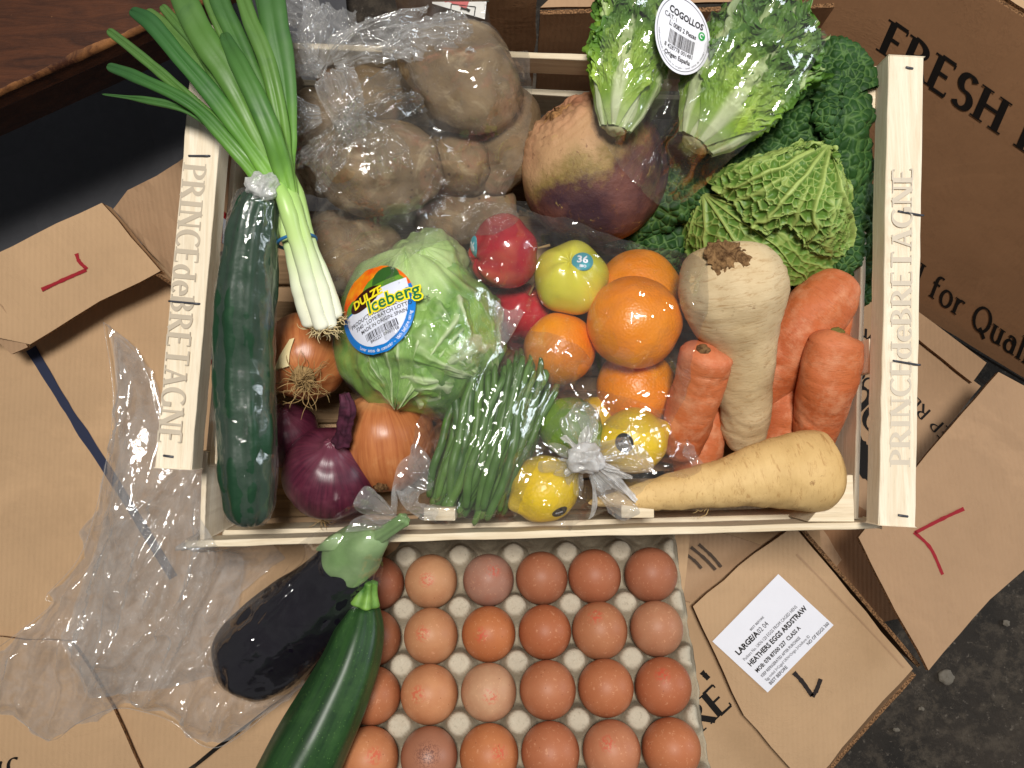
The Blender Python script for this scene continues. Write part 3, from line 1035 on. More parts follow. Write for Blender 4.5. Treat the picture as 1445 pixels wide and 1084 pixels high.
off = np.array([.004, 0, 0])
wall('end_slat', La + off + (Lb - La) * .02, Lb + off, .004, zl, .004, WOOD)
wall('end_slat', Ra - off + (Rb - Ra) * .02, Rb - off - [.002, 0, 0], .004, zl, .004, WOOD)
for p_, dx in ((La + (Lb - La) * .55, 1), (Ra + (Rb - Ra) * .64, -1)):
    s0 = p_ + np.array([dx * .009, 0, 0])
    A8 = []
    for z in (.005, ZT - .0205):
        A8 += [s0 + [-.004, -.013, 0], s0 + [.004, -.013, 0], s0 + [.004, .013, 0], s0 + [-.004, .013, 0]]
        for q in A8[-4:]: q[2] = z
    box8(A8, WOOD, 'stave', cr)
FL, FR = P(262, 768, .118), P(1244, 741, .128)
BL, BR = P(310, 60, .135), P(1262, 98, .14)
slat('side_slat', FL, FR, .0055, .032, WOODX, cr, rag=.0008)
slat('side_slat', FL + [.012, .003, -.045], FR + [-.006, .003, -.045], .0045, .05, WOODX, cr, rag=.0006)
slat('side_slat', BL, BR, .005, .026, WOODX, cr, rag=.0008)
slat('side_slat', BL + [.002, -.002, -.060], BR + [-.002, -.002, -.060], .005, .042, WOODX, cr, rag=.0008)
for (px, py, w) in ((620, 737, 44), (900, 733, 46)):           # staves inside the front wall, showing their ends
    q = P(px, py, .1285); hw = w * M(.128) / 2
    A8 = []
    for z in (.01, .1285):
        A8 += [q + [-hw, .001, 0], q + [hw, .001, 0], q + [hw, .011, 0], q + [-hw, .011, 0]]
        for v in A8[-4:]: v[2] = z
    box8(A8, WOODX, 'stave', cr)


def corner(p, dx, dy, s, z0, z1):
    A8 = []
    for z in (z0, z1):
        A8 += [np.array([p[0], p[1], z]), np.array([p[0] + dx * s, p[1], z]), np.array([p[0] + dx * .004, p[1] + dy * s, z]), np.array([p[0], p[1] + dy * s, z])]
    if dx * dy < 0:
        A8 = [A8[i] for i in (0, 3, 2, 1, 4, 7, 6, 5)]
    return box8(A8, WOODX, 'corner_post', cr, .0006)


corner(Rb + [-.013, -.001, 0], -1, 1, .036, .004, .125)
corner(Ra + [-.013, -.001, 0], -1, -1, .040, .004, .144)
corner(Lb + [.012, .002, 0], 1, 1, .034, .004, .118)
corner(La + [.012, -.002, 0], 1, -1, .034, .004, .144)
# board that joins the left end to the front slat
q0, q1 = Lb + [.004, .012, -.022], FL + [.010, .002, -.002]
slat('end_board', np.array([q0[0], q0[1], .118]), np.array([q1[0], q1[1], .112]), .004, .1, WOOD, cr, rag=.0004)
WOODF = m_wood('shade_toned_floor_wood', c(150, 122, 90), c(112, 88, 62), (1, 18, 18))  # floor wood darkened in colour to stand for shade between the vegetables
for i in range(9):                                            # floor slats
    f = (i + .5) / 9
    a = FL * (1 - f) + BL * f; b = FR * (1 - f) + BR * f
    a = a + [.012, 0, 0]; b = b - [.008, 0, 0]
    a[2] = b[2] = .0065
    slat('floor_slat', a, b, .027, .0035, WOODF, cr, rag=.0008)

cl = thing('crate_label', 'red and white paper label inside the left end of the crate', 'label', P(311, 318, .10))
ex = La[0] * .55 + Lb[0] * .45 + .0085
planeL = (np.array([P(300, 315, .13)[0] + .004, 0, 0]), np.array([1.0, 0, 0.0]))
def lblq(nm, x, y0, y1, z0, z1, m, par, dx=0.0):
    A8 = [(x + dx, y0, z0), (x + dx, y1, z0), (x + dx, y1, z1), (x + dx, y0, z1)]
    A8 = [np.array(v) for v in A8]
    return obj(nm, np.vstack([A8, np.array(A8) - [.0004, 0, 0]]), [[0, 1, 2, 3], [7, 6, 5, 4]], m, par, smooth=False, solid=False)
yA, yB = P(311, 296, .12)[1], P(311, 342, .12)[1]
xL = P(302, 318, .135)[0]
lblq('paper', xL, yB, yA, .085, .135, REDP, cl)
lblq('white_band', xL, yB, yA - .006, .105, .118, PAPER, cl, .0006)
cl2 = thing('crate_label', 'small white label with red lower edge inside the crate beside the cucumber', 'label', P(296, 492, .10))
yA, yB = P(296, 470, .12)[1], P(296, 514, .12)[1]
xL = P(283, 492, .14)[0]
lblq('paper', xL, yB, yA, .09, .14, PAPER, cl2)
lblq('red_band', xL, yB, yB + .004, .09, .14, REDP, cl2, .0005)
# ================================================================== VEGETABLES
def PT(*q):
    return np.array([P(*v) for v in q])


def rpx(rs, zs):
    return [r * M(z) for r, z in zip(rs, zs)]


def tubepx(pts, cap0=0.0, cap1=0.0, n=80, m=48, **kw):
    """pts: (px, py, z, radius px)"""
    return tube(PT(*[p[:3] for p in pts]), [p[3] * M(p[2]) for p in pts], n, m, cap0=cap0, cap1=cap1, **kw)


# ---- onion family materials
def m_onion(name, a, b, c_, rough=.35):
    x = Mat(name, rough, .45)
    an, al = x.attr('ang'), x.attr('along')
    cv = x.n('CombineXYZ')
    x.put(cv.inputs[0], x.math('SINE', an)); x.put(cv.inputs[1], x.math('COSINE', an)); x.put(cv.inputs[2], x.math('MULTIPLY', al, .25))
    st = x.noise(11, 5, .65, .3, cv.outputs[0])
    k = x.mix(x.ramp(st, [(.35, 0.), (.68, 1.)]), a, b)
    k = x.mix(x.ramp(x.noise(45, 3, .6), [(.55, 0.), (.8, .6)]), k, c_)
    k = x.mix(x.ramp(al, [(.80, 0.), (.95, .75)]), k, c_)
    x.color(k)
    x.bump(st, .25, .0008)
    return x.m


REDON = m_onion('red_onion_skin', c(92, 36, 54), c(56, 20, 36), c(118, 62, 78))
BROWNON = m_onion('brown_onion_skin', c(188, 118, 70), c(158, 88, 50), c(206, 152, 102))
x = Mat('dry_roots', .9, .1); x.color(x.mix(x.noise(300), c(190, 160, 110), c(120, 92, 60))); ROOTM = x.m
x = Mat('dry_neck', .7, .2); x.color(x.mix(x.ramp(x.noise(160, 3), [(.35, 0.), (.7, 1.)]), c(84, 40, 58), c(44, 20, 32))); NECKR = x.m


def onion(label, cen, r, axis, m, squash=.92, name='onion', cat='onion'):
    o = thing(name, label, cat, cen - np.array([0, 0, r]))

    def prof(t):
        th = t * math.pi
        rr = np.sin(th) ** .92
        zz = -np.cos(th) * squash
        tip = sstep(.86, 1, t)
        zz = zz + .22 * tip
        rr = rr * (1 - .30 * sstep(.82, .96, t)) + .07 * sstep(.90, 1, t) * (1 - sstep(.985, 1, t))
        return rr, zz
    V, F, al, an = ball(cen, r, axis, prof, 56, 72, disp=lambda L: r * .02 * fbm(L / r * 1.6, 3, int(cen[0] * 999)) + r * .006 * np.sin(9 * np.arctan2(L[:, 1], L[:, 0])))
    obj('bulb', V, F, m, o, attrs={'along': al, 'ang': an})
    return o


def neck(o, pts, rs, m, nm='neck'):
    V, F, al, an = tube(pts, rs, 40, 24, disp=lambda V, a, b: .0012 * np.sin(b * 5 + a * 3) + .0012 * fbm(V * 150, 2, 4))
    return obj(nm, V, F, m, o)


def roots(o, cen, n, ln, spread, axis, m=None, rr=.00045, seed=3, nm='roots'):
    r = np.random.default_rng(seed)
    Vs, Fs, b = [], [], 0
    Fm = frame(axis)
    for i in range(n):
        d = unit(r.normal(0, spread, 3) * [1, 1, .3] + [0, 0, .8]) @ Fm
        p = [cen]
        q = d.copy()
        for k in range(5):
            q = unit(q + r.normal(0, .55, 3))
            p.append(p[-1] + q * ln / 5 * r.uniform(.6, 1.2))
        V, F, _, _ = tube(p, [rr, rr, rr * .9, rr * .8, rr * .6, rr * .3], 14, 5)
        Vs.append(V); Fs += [[z + b for z in f] for f in F]; b += len(V)
    ob = obj(nm, np.vstack(Vs), Fs, m or ROOTM, o, solid=False)
    ob['kind'] = 'stuff'
    return ob


# ---- potatoes
x = Mat('dusty_potato_skin', .85, .2)
k = x.mix(x.ramp(x.noise(16, 5, .65), [(.32, 0.), (.68, 1.)]), c(146, 122, 90), c(98, 80, 60))
k = x.mix(x.ramp(x.noise(34, 4, .7, 1.), [(.55, 0.), (.72, .7)]), k, c(150, 104, 80))
k = x.mix(x.ramp(x.noise(120, 4, .7), [(.62, 0.), (.72, .55)]), k, c(88, 66, 50))
k = x.mix(x.ramp(x.noise(24, 6, .7, 2.), [(.52, 0.), (.68, .6)]), k, c(178, 160, 128))
k = x.mix(x.ramp(x.vor(75), [(.06, .8), (.13, 0.)]), k, c(70, 52, 40))
x.color(k); x.bump(x.noise(260, 4, .7), .5, .001); x.bump(x.noise(60, 4), .6, .003)
POT = x.m
pots = [(655, 112, .125, 96, 78, 60, -20, 'largest dusty potato, under the film at the top right of the bag'),
        (537, 238, .120, 94, 70, 60, 8, 'broad dusty potato at the lower left of the potato bag'),
        (452, 205, .085, 62, 80, 56, 10, 'potato at the left edge of the potato bag behind the spring onions'),
        (650, 232, .085, 56, 52, 50, 0, 'small round potato in the middle of the bag beside the broad one'),
        (712, 205, .080, 44, 84, 48, -15, 'long potato at the right edge of the potato bag beside the swede'),
        (495, 352, .075, 80, 50, 50, 10, 'low potato under the bag fold just above the iceberg lettuce'),
        (520, 122, .085, 72, 62, 50, 0, 'potato below the crumpled top of the potato bag'),
        (655, 300, .060, 76, 46, 46, 5, 'deep potato between the iceberg lettuce and the swede'),
        (590, 100, .060, 70, 50, 46, 0, 'potato furthest back in the bag under the largest one')]
for i, (px, py, z, rx, ry, rz, rot, lab) in enumerate(pots):
    s = M(z); cen = P(px, py, z)
    a = math.radians(rot)
    V, F, al, an = ball((0, 0, 0), (rx * s, ry * s, rz * s), disp=lambda L: .006 * fbm(L * 24 + i * 5, 3, i) - .004 * np.clip(fbm(L * 40 + i * 3, 1, i + 50) - .45, 0, 1) * 3, n=44, m=56, axis=(0, 0, 1))
    # ball() frame: put long axis along x
    Fm = frame((0, 0, 1)); V = V @ Fm.T
    V = V @ np.array([[math.cos(a), math.sin(a), 0], [-math.sin(a), math.cos(a), 0], [0, 0, 1]]) + cen
    tag(obj('potato', V, F, POT), lab, 'potato', 'potatoes in the clear bag')

# ---- swede
x = Mat('swede_skin', .6, .35)
al = x.attr('along')
w = x.math('ADD', al, x.math('MULTIPLY', x.math('SUBTRACT', x.noise(26, 5, .65), .5), .42))
k = x.ramp(w, [(.46, c(58, 36, 46)), (.56, c(80, 52, 52)), (.62, c(136, 114, 66)), (.71, c(184, 146, 106)), (.88, c(188, 142, 106)), (.97, c(122, 86, 58))])
k = x.mix(x.ramp(x.noise(70, 5, .75, .8, x.scaled((1, 1, 2.2))), [(.63, 0.), (.68, .75)]), k, c(166, 142, 84))
k = x.mix(x.ramp(x.noise(40, 5, .7, 2.), [(.60, 0.), (.70, .5)]), k, c(110, 74, 46))
k = x.mix(x.ramp(x.noise(120, 4, .75, .5, x.scaled((1.6, .6, 1))), [(.60, 0.), (.66, .6)]), k, c(98, 62, 44))
k = x.mix(x.ramp(x.noise(12, 4, .6), [(.45, 0.), (.7, .45)]), k, c(196, 128, 100))
x.color(k); x.bump(x.noise(90, 5, .7), .8, .002)
cen = P(838, 243, .092); r = 103 * M(.092)
sw = thing('swede', 'big round swede, tan above and dark purple below, behind the apples', 'swede', cen - [0, 0, r])
ax = unit((-.55, .68, .46))


def prof(t):
    th = t * math.pi
    rr = np.sin(th) ** .85
    zz = -np.cos(th) * .98
    top = sstep(.86, 1, t)
    return rr * (1 - .12 * top), zz - .10 * sstep(.90, 1, t)


V, F, al, an = ball(cen, r, ax, prof, 80, 96, disp=lambda L: r * (.035 * fbm(L / r * 1.4, 3, 5) + .012 * np.sin(np.arccos(np.clip(L[:, 2] / r, -1, 1)) * 60) * sstep(.60, .85, L[:, 2] / r) + .05 * np.abs(fbm(L / r * 6, 3, 7)) * sstep(.72, .9, L[:, 2] / r)))
obj('body', V, F, x.m, sw, attrs={'along': al, 'ang': an})
xr = Mat('rough_crown', .95, .1); xr.color(xr.mix(xr.ramp(xr.noise(130, 4, .7), [(.35, 0.), (.65, 1.)]), c(176, 130, 84), c(84, 58, 38))); xr.bump(xr.noise(200, 4, .7), .8, .002)
V, F, al, an = ball(cen + ax * r * .80, (r * .30, r * .30, r * .13), ax, n=30, m=50, disp=lambda L: .005 * ridge(L * 120, 3, 2))
obj('crown', V, F, xr.m, sw)
roots(sw, cen + ax * r * .84 + np.array([.012, -.004, .004]), 46, .018, .9, ax, rr=.0004, seed=8, nm='fibres')

# ---- oranges
x = Mat('orange_peel', .38, .5)
x.color(x.mix(x.ramp(x.noise(14, 4), [(.35, 0.), (.7, 1.)]), c(246, 154, 22), c(238, 132, 14)))
x.bump(x.vor(520, 'SMOOTH_F1'), .35, .0012)
ORA = x.m
for (px, py, z, r, lab) in ((895, 455, .115, 67, 'largest and brightest orange in the middle of the fruit bag'), (902, 412, .080, 60, 'orange mostly hidden behind the largest one, below the cabbage'),
                            (790, 492, .090, 52, 'small orange just above the tips of the green beans'), (897, 548, .070, 56, 'orange low in the bag beneath the largest one')):
    V, F, al, an = ball(P(px, py, z), r * M(z) * np.array([1, 1, .95]), (.2, .3, 1), n=44, m=56, disp=lambda L: .0012 * fbm(L * 40, 2, px))
    tag(obj('orange', V, F, ORA), lab, 'orange', 'oranges in the fruit bag')


# ---- apples
def apple_prof(t):
    th = t * math.pi
    rr = np.sin(th) * (1 + .10 * np.cos(th) * -1) ** 1
    zz = -np.cos(th) * .92
    zz = zz - .26 * np.exp(-((rr) / .26) ** 2) * (t > .5) + .16 * np.exp(-(rr / .24) ** 2) * (t <= .5)
    return rr, zz


x = Mat('red_apple_skin', .22, .5)
al, an = x.attr('along'), x.attr('ang')
k = x.mix(x.ramp(x.noise(22, 5, .65, .3, x.scaled((1, 1, .35))), [(.32, 0.), (.66, 1.)]), c(196, 44, 52), c(150, 26, 40))
k = x.mix(x.ramp(x.noise(16, 3), [(.50, 0.), (.72, .75)]), k, c(222, 140, 96))
k = x.mix(x.ramp(x.vor(260), [(.05, .6), (.12, 0.)]), k, c(228, 160, 120))
x.color(k); APR = x.m
x = Mat('yellow_apple_skin', .25, .5)
k = x.mix(x.ramp(x.noise(18, 4), [(.35, 0.), (.7, 1.)]), c(222, 212, 74), c(190, 196, 66))
k = x.mix(x.ramp(x.vor(240), [(.05, .5), (.10, 0.)]), k, c(150, 150, 50))
x.color(k); APY = x.m
TEAL = plain('teal_sticker', c(74, 156, 170), .4)


def sticker(par, px, py, sx, sy, m, target, txt=None, rot=0, tm=PAPER):
    V, F = GEO[target.name]
    bv = BVHTree.FromPolygons(V.tolist(), F)
    d = ray(px, py)
    h = bv.ray_cast(Vector((0, 0, H)), Vector(d))
    mp = decal_map(np.array(h[0]), (0, 1, 0), (sx, sy), bv, np.array(h[1]) if h[1].dot(Vector(d)) < 0 else -np.array(h[1]), rot)
    s = lettering('sticker', disc_geo(1, 1, 6, 40), mp, m, par, .0005)
    if txt:
        gs = [place(font_text(t, .03), u, v, k) for t, u, v, k in txt]
        lettering('sticker_print', join(*gs), mp, tm, par, .0009)
    return s


def apple(lab, px, py, z, r, axis, m, grp='apples in the fruit bag'):
    t_ = thing('apple', lab, 'apple', P(px, py, z) - [0, 0, r * M(z)], grp)
    V, F, al, an = ball(P(px, py, z), r * M(z), axis, apple_prof, 56, 64, disp=lambda L: .0018 * fbm(L * 30, 2, px) + .0010 * np.sin(5 * np.arctan2(L[:, 1], L[:, 0])))
    b = obj('body', V, F, m, t_, attrs={'along': al, 'ang': an})
    q = P(px, py, z) + unit(axis) * r * M(z) * .62
    V, F, _, _ = tube([q, q + unit(axis) * .012 + [.001, 0, 0], q + unit(axis) * .021 + [.003, .001, 0]], [.0012, .001, .0014], 12, 8)
    obj('stalk', V, F, ROOTM, t_)
    return t_, b


a1, b1 = apple('shiny red apple with a teal sticker, between iceberg lettuce and swede', 710, 358, .105, 53, (.75, .2, -.3), APR)
sticker(a1, 668, 349, .0055, .0085, TEAL, b1, [('36', -.6, -.3, .8)], -.2)
a2, b2 = apple('pale yellow apple with a teal sticker, left of the largest orange', 805, 391, .105, 53, (.1, -.35, -.9), APY)
sticker(a2, 822, 369, .0085, .0075, TEAL, b2, [('36', -.55, -.15, .75), ('BIO', -.25, -.65, .28)], -.1)
a3, b3 = apple('dark red apple low down, under the yellow and red ones', 738, 440, .065, 42, (.2, .5, .4), APR)

# ---- iceberg lettuce
x = Mat('iceberg_leaf', .42, .4, Subsurface_Weight=.0)
al, an, ve = x.attr('along'), x.attr('ang'), x.attr('vein')
st = x.noise(34, 6, .65, .8, x.scaled((1.0, .42, 1)))
k = x.ramp(st, [(.26, c(70, 116, 40)), (.42, c(104, 150, 58)), (.6, c(142, 182, 88)), (.8, c(184, 210, 138))])
k = x.mix(ve, k, c(222, 234, 190))
k = x.mix(x.attr('pale'), k, c(196, 222, 148))
x.color(k); x.bump(st, .5, .003); x.bump(x.noise(150, 3, .6), .25, .001)
ICE = x.m
ic = thing('iceberg_lettuce', 'pale green iceberg lettuce in tight film with a blue and white Iceberg label', 'lettuce', P(595, 470, .02))
cI = P(594, 470, .085); rI = 112 * M(.085)
axI = unit((-.1, .75, .55))


def ice_disp(L):
    th = np.arctan2(L[:, 1], L[:, 0])
    u = L / rI
    d = rI * .05 * fbm(u * 1.8, 3, 3)
    d += rI * .035 * np.sin(th * 5 + 2.2 * u[:, 2] + 1.5 * fbm(u * 2, 2, 8))
    d += rI * .025 * ridge(np.column_stack([th * 3.2, u[:, 2] * 1.2, u[:, 0] * .3]), 3, 9)
    return d


V, F, al, an = ball(cI, (rI * 1.02, rI * 1.02, rI * 1.06), axI, n=110, m=150, disp=ice_disp)
L = V - cI
ve = sstep(.55, .95, ridge(np.column_stack([an * 2.2, al * 1.5, al * 0]), 2, 9) / 1.5) * .7
pale = sstep(.66, .95, al + .08 * fbm(L * 60, 2, 4))
head = obj('head', V, F, ICE, ic, attrs={'along': al, 'ang': an, 'vein': ve, 'pale': pale})
# rounded leaf bulging at the top
cK = P(602, 385, .100)
V, F, al, an = ball(cK, np.array([58, 56, 52]) * M(.10), (0, .4, .9), n=60, m=80, disp=lambda L: .004 * fbm(L * 40, 3, 2) + .0018 * ridge(np.column_stack([np.arctan2(L[:, 1], L[:, 0]) * 3, L[:, 2] * 20, L[:, 0] * 0]), 2, 5))
obj('leaf', V, F, ICE, ic, attrs={'vein': np.clip(.35 + .4 * fbm(V * 60, 2, 7), 0, 1) * .6, 'pale': np.clip(.75 + .3 * fbm(V * 50, 2, 9), 0, 1)})


MC = 200


def patch(base, bound, zfun, nr=90, blist=None):
    """fan-shaped leaf: px base point and px boundary polyline; zfun(px,py)->z"""
    B = spline(np.asarray(bound, float), MC)
    r = np.linspace(0.02, 1, nr)
    px = base[0] + r[:, None] * (B[:, 0] - base[0])[None]
    py = base[1] + r[:, None] * (B[:, 1] - base[1])[None]
    rr = np.repeat(r, MC); tt = np.tile(np.linspace(0, 1, MC), nr)
    px, py = px.ravel(), py.ravel()
    Z = zfun(px, py, rr, tt)
    V = np.array([P(a, b, z) for a, b, z in zip(px, py, Z)])
    return V, gridF(nr, MC).tolist(), rr, tt


def domeN(V, nr, mc=MC):
    A = V.reshape(nr, mc, 3)
    n = np.cross(np.gradient(A, axis=0), np.gradient(A, axis=1)).reshape(-1, 3)
    n = unit(n)
    n[n[:, 2] < 0] *= -1
    return n


# wrapper leaves of the iceberg
def ballz(cen, r, lift=.002):
    def f(px, py, rr, tt):
        out = []
        for a, b in zip(px, py):
            d = unit(ray(a, b)); o_ = np.array([0, 0, H]) - cen
            B_ = o_ @ d; disc = B_ * B_ - (o_ @ o_ - (r + lift) ** 2)
            if disc > 0:
                t_ = -B_ - math.sqrt(disc); out.append((np.array([0, 0, H]) + d * t_)[2])
            else:
                t_ = -B_; out.append((np.array([0, 0, H]) + d * t_)[2])
        return np.array(out)
    return f


for base, bound, sd in (((560, 575), [(500, 520), (500, 440), (570, 420), (650, 440), (700, 500)], 2), ((690, 540), [(590, 575), (560, 500), (610, 420), (690, 410), (712, 450)], 5)):
    V, F, rr, tt = patch(base, bound, ballz(cI, rI * 1.03, .0025))
    n_ = domeN(V, 90)
    rib = ridge(np.column_stack([tt * 9, rr * 1.3, rr * 0]), 3, sd) / 1.6
    V = V + n_ * (.0030 * rib + .004 * fbm(V * 45, 3, sd))[:, None] - np.array([0, 0, 1]) * (.006 * sstep(.8, 1, rr))[:, None]
    obj('leaf', V, F, ICE, ic, attrs={'vein': sstep(.45, .95, rib) * .75, 'pale': .25 * (1 - rr)})

# ---- savoy cabbage
x = Mat('savoy_light_leaf', .5, .35)
ve = x.attr('vein')
k = x.mix(x.ramp(x.noise(30, 4), [(.35, 0.), (.7, 1.)]), c(100, 134, 54), c(76, 110, 42))
k = x.mix(ve, k, c(160, 178, 98))
x.color(k); x.bump(x.noise(300, 3), .2, .0006)
SAVL = x.m
x = Mat('savoy_dark_leaf', .62, .3)
ve = x.attr('vein')
k = x.mix(x.ramp(x.noise(26, 4), [(.35, 0.), (.7, 1.)]), c(42, 78, 32), c(27, 56, 24))
k = x.mix(x.math('MULTIPLY', ve, .7), k, c(104, 138, 72))
x.color(k); x.bump(x.noise(320, 3), .25, .0006)
SAVD = x.m
sv = thing('savoy_cabbage', 'green savoy cabbage with crinkled veined leaves and dark curled outer leaves', 'cabbage', P(1085, 300, .01))
cS = P(1085, 305, .070); rS = 118 * M(.07)


def blister(q, cell, seed):
    F1, F2, ID, _ = worley(q / cell, seed, .95)
    e = F2 - F1
    return np.sqrt(np.clip(e, 0, .5) * 2), 1 - sstep(.02, .16, e)


V, F, al, an = ball(cS, rS, (.3, .6, .6), n=120, m=160)
th_ = np.stack([np.cos(an) * 1.6, np.sin(an) * 1.6, al * 1.2], 1)
b_, v_ = blister(th_ * np.array([1, 1, .8]) * .09, .017, 4)
rib = ridge(np.column_stack([np.cos(an) * 2.2, np.sin(an) * 2.2, al * .4]), 2, 3) / 1.5
V = V + unit(V - cS) * (.0022 * b_ + .004 * fbm((V - cS) * 20, 3, 2))[:, None]
obj('head', V, F, SAVL, sv, attrs={'vein': np.clip(v_ * .75 + sstep(.7, .97, rib) * .6, 0, 1)})


def veined(V, rr, tt, nr, cell, seed, amp, nv=7, ribw=.02, rib_amp=.0015):
    """blisters between radiating, forking veins"""
    n_ = domeN(V, nr)
    b, v = blister(np.column_stack([V[:, :2], V[:, 2] * .6]), cell, seed)
    wob = .035 * fbm(V * 35, 3, seed) 
    ang = (tt + wob * np.minimum(1, rr * 1.5)) * nv
    fork = np.where(rr > .45, 2.0, 1.0)
    d1 = np.abs(ang - np.round(ang)) / nv * rr
    a2 = ang * 2
    d2 = np.abs(a2 - np.round(a2)) / (2 * nv) * rr
    main = 1 - sstep(ribw * .25, ribw, d1 * (1 + rr * .5))
    sec = (1 - sstep(ribw * .2, ribw * .75, d2)) * sstep(.35, .55, rr)
    rib_ = np.maximum(main, sec * .9)
    lift = np.minimum(1, rr * 2.5)
    V2 = V + n_ * (amp * b * lift * (1 - rib_ * .8) + rib_amp * main)[:, None]
    return V2, np.clip(np.maximum(v * .8, rib_), 0, 1)


dome = ballz(cS, rS * 1.10, .003)


def big_leaf(px, py, rr, tt):
    z = dome(px, py, rr, tt)
    flop = np.clip((py - 300) / 80, 0, 1) * .004
    return z + .006 + .018 * np.sin(math.pi * np.clip(rr, 0, 1)) + .003 * np.sin(tt * 17) * rr ** 3 - flop - .03 * np.clip((px - 1165) / 60, 0, 1) ** 2 * rr


V, F, rr, tt = patch((1172, 203), [(1140, 200), (1085, 212), (998, 247), (1012, 278), (1030, 292), (1050, 318), (1080, 334), (1112, 326), (1128, 346), (1152, 364), (1184, 366), (1202, 344), (1206, 310), (1200, 265), (1188, 215)], big_leaf, 220)
V, ve = veined(V, rr, tt, 220, .0066, 12, -.0042, 5, .014, .0022)
V[:, 2] += .0025 * np.sin(tt * 70) * sstep(.88, 1, rr) + .004 * sstep(.93, 1, rr)
obj('leaf', V, F, SAVL, sv, attrs={'vein': ve})

dome2 = ballz(cS, rS * 1.07, .002)
for base, bound, cell, sd in (((992, 272), [(962, 300), (958, 350), (985, 392), (1050, 400), (1120, 404), (1178, 396), (1198, 350), (1100, 290)],   .0065, 22),):
    V, F, rr, tt = patch(base, bound, lambda a, b, r_, t_: dome2(a, b, r_, t_) + .003, 120)
    V, ve = veined(V, rr, tt, 120, cell, sd, -.0022, 6, .010, .0012)
    obj('leaf', V, F, SAVL, sv, attrs={'vein': np.clip(ve * .85, 0, 1)})


def ribbon_leaf(path, arch, cell=.0060, amp=.0030, seed=1, ruff=.004, n=230, m=90, mat=None, nm='outer_leaf', par=None, tilt=0.0, wob=1.0, th=None):
    """path: (px,py,z,half width px). arch>0 humps upwards"""
    q = spline(np.array([list(P(a, b, z)) + [w * M(z)] for a, b, z, w in path]), n)
    C, W = q[:, :3], q[:, 3]
    T = unit(np.gradient(C, axis=0)); S = unit(np.cross(T, [0, 0, 1.0])); U = np.cross(S, T)
    t = np.linspace(-1, 1, m)
    A = np.radians(th or 100) * t
    rx, rz = np.sin(A) / np.sin(min(np.radians(th or 100), 1.57)), (np.cos(A) - 1) * .55
    V = C[:, None] + S[:, None] * (W[:, None] * rx[None])[..., None] + U[:, None] * (W[:, None] * (rz[None] * arch + tilt * t[None]))[..., None]
    s = np.repeat(np.linspace(0, 1, n), m); tt = np.tile(t, n)
    V = V.reshape(-1, 3)
    nn_ = domeN(V, n, m)
    V = V + nn_ * (wob * .006 * fbm(V * 38, 3, seed))[:, None]
    b, v = blister(V * np.array([1, 1, .9]), cell, seed)
    V = V + nn_ * (amp * b)[:, None]
    V[:, 2] += ruff * np.sin(s * 70 + 3 * fbm(V * 30, 2, seed)) * sstep(.75, 1, np.abs(tt))
    rib = 1 - sstep(.02, .06, np.abs(tt - .15))
    return obj(nm, V, gridF(n, m).tolist(), mat or SAVD, par or sv, attrs={'vein': np.clip(v * .7 + 0 * rib, 0, 1)})


ribbon_leaf([(893, 352, .06, 16), (915, 305, .085, 30), (955, 268, .105, 30), (1020, 240, .120, 34), (1090, 190, .140, 36), (1145, 160, .150, 34), (1178, 140, .148, 20)], 1.1, seed=3)
ribbon_leaf([(985, 225, .095, 30), (1050, 195, .110, 34), (1110, 140, .130, 36), (1160, 98, .150, 40), (1196, 92, .155, 36), (1214, 130, .155, 30)], 1.1, seed=8)
ribbon_leaf([(1185, 82, .150, 26), (1198, 130, .155, 36), (1200, 185, .150, 38), (1212, 250, .140, 38), (1226, 310, .115, 34), (1232, 355, .09, 26), (1226, 392, .07, 12)], 1.2, seed=14, cell=.0072)
ribbon_leaf([(1180, 110, .165, 14), (1172, 150, .165, 17), (1180, 185, .155, 14), (1182, 212, .14, 8)], 1.3, seed=19)
ribbon_leaf([(1110, 404, .085, 10), (1150, 388, .100, 20), (1190, 368, .112, 22), (1208, 330, .122, 18), (1204, 290, .125, 8)], 1.0, seed=24, cell=.0065)
ribbon_leaf([(965, 275, .080, 22), (945, 310, .080, 36), (938, 350, .072, 44), (935, 385, .05, 40), (940, 410, .03, 20)], .6, seed=29, cell=.0078)
ribbon_leaf([(912, 330, .055, 22), (900, 350, .05, 26), (890, 372, .04, 18)], .7, seed=31)
ribbon_leaf([(1236, 260, .10, 16), (1244, 320, .085, 20), (1236, 385, .06, 22), (1190, 410, .05, 24), (1110, 420, .05, 24), (1060, 425, .04, 14)], .8, seed=37)

# ---- parsnips
x = Mat('parsnip_skin', .6, .3)
al, an = x.attr('along'), x.attr('ang')
k = x.mix(x.ramp(x.noise(16, 5, .6), [(.35, 0.), (.7, 1.)]), c(222, 188, 130), c(204, 168, 110))
cv = x.n('CombineXYZ'); x.put(cv.inputs[0], x.math('MULTIPLY', x.math('SINE', an), .5)); x.put(cv.inputs[1], x.math('MULTIPLY', x.math('COSINE', an), .5)); x.put(cv.inputs[2], x.math('MULTIPLY', al, 16))
rg = x.noise(5, 6, .75, .8, cv.outputs[0])
k = x.mix(x.ramp(rg, [(.54, 0.), (.66, .8)]), k, c(176, 134, 82))
k = x.mix(x.ramp(x.noise(38, 6, .75, 1.5), [(.63, 0.), (.70, .9)]), k, c(138, 98, 58))
x.color(k); x.bump(rg, .5, .0012); x.bump(x.noise(160, 4), .3, .0008)
PARS = x.m
x = Mat('pale_parsnip_skin', .65, .3)
al, an = x.attr('along'), x.attr('ang')
k = x.mix(x.ramp(x.noise(16, 5, .6), [(.35, 0.), (.7, 1.)]), c(212, 190, 152), c(186, 160, 118))
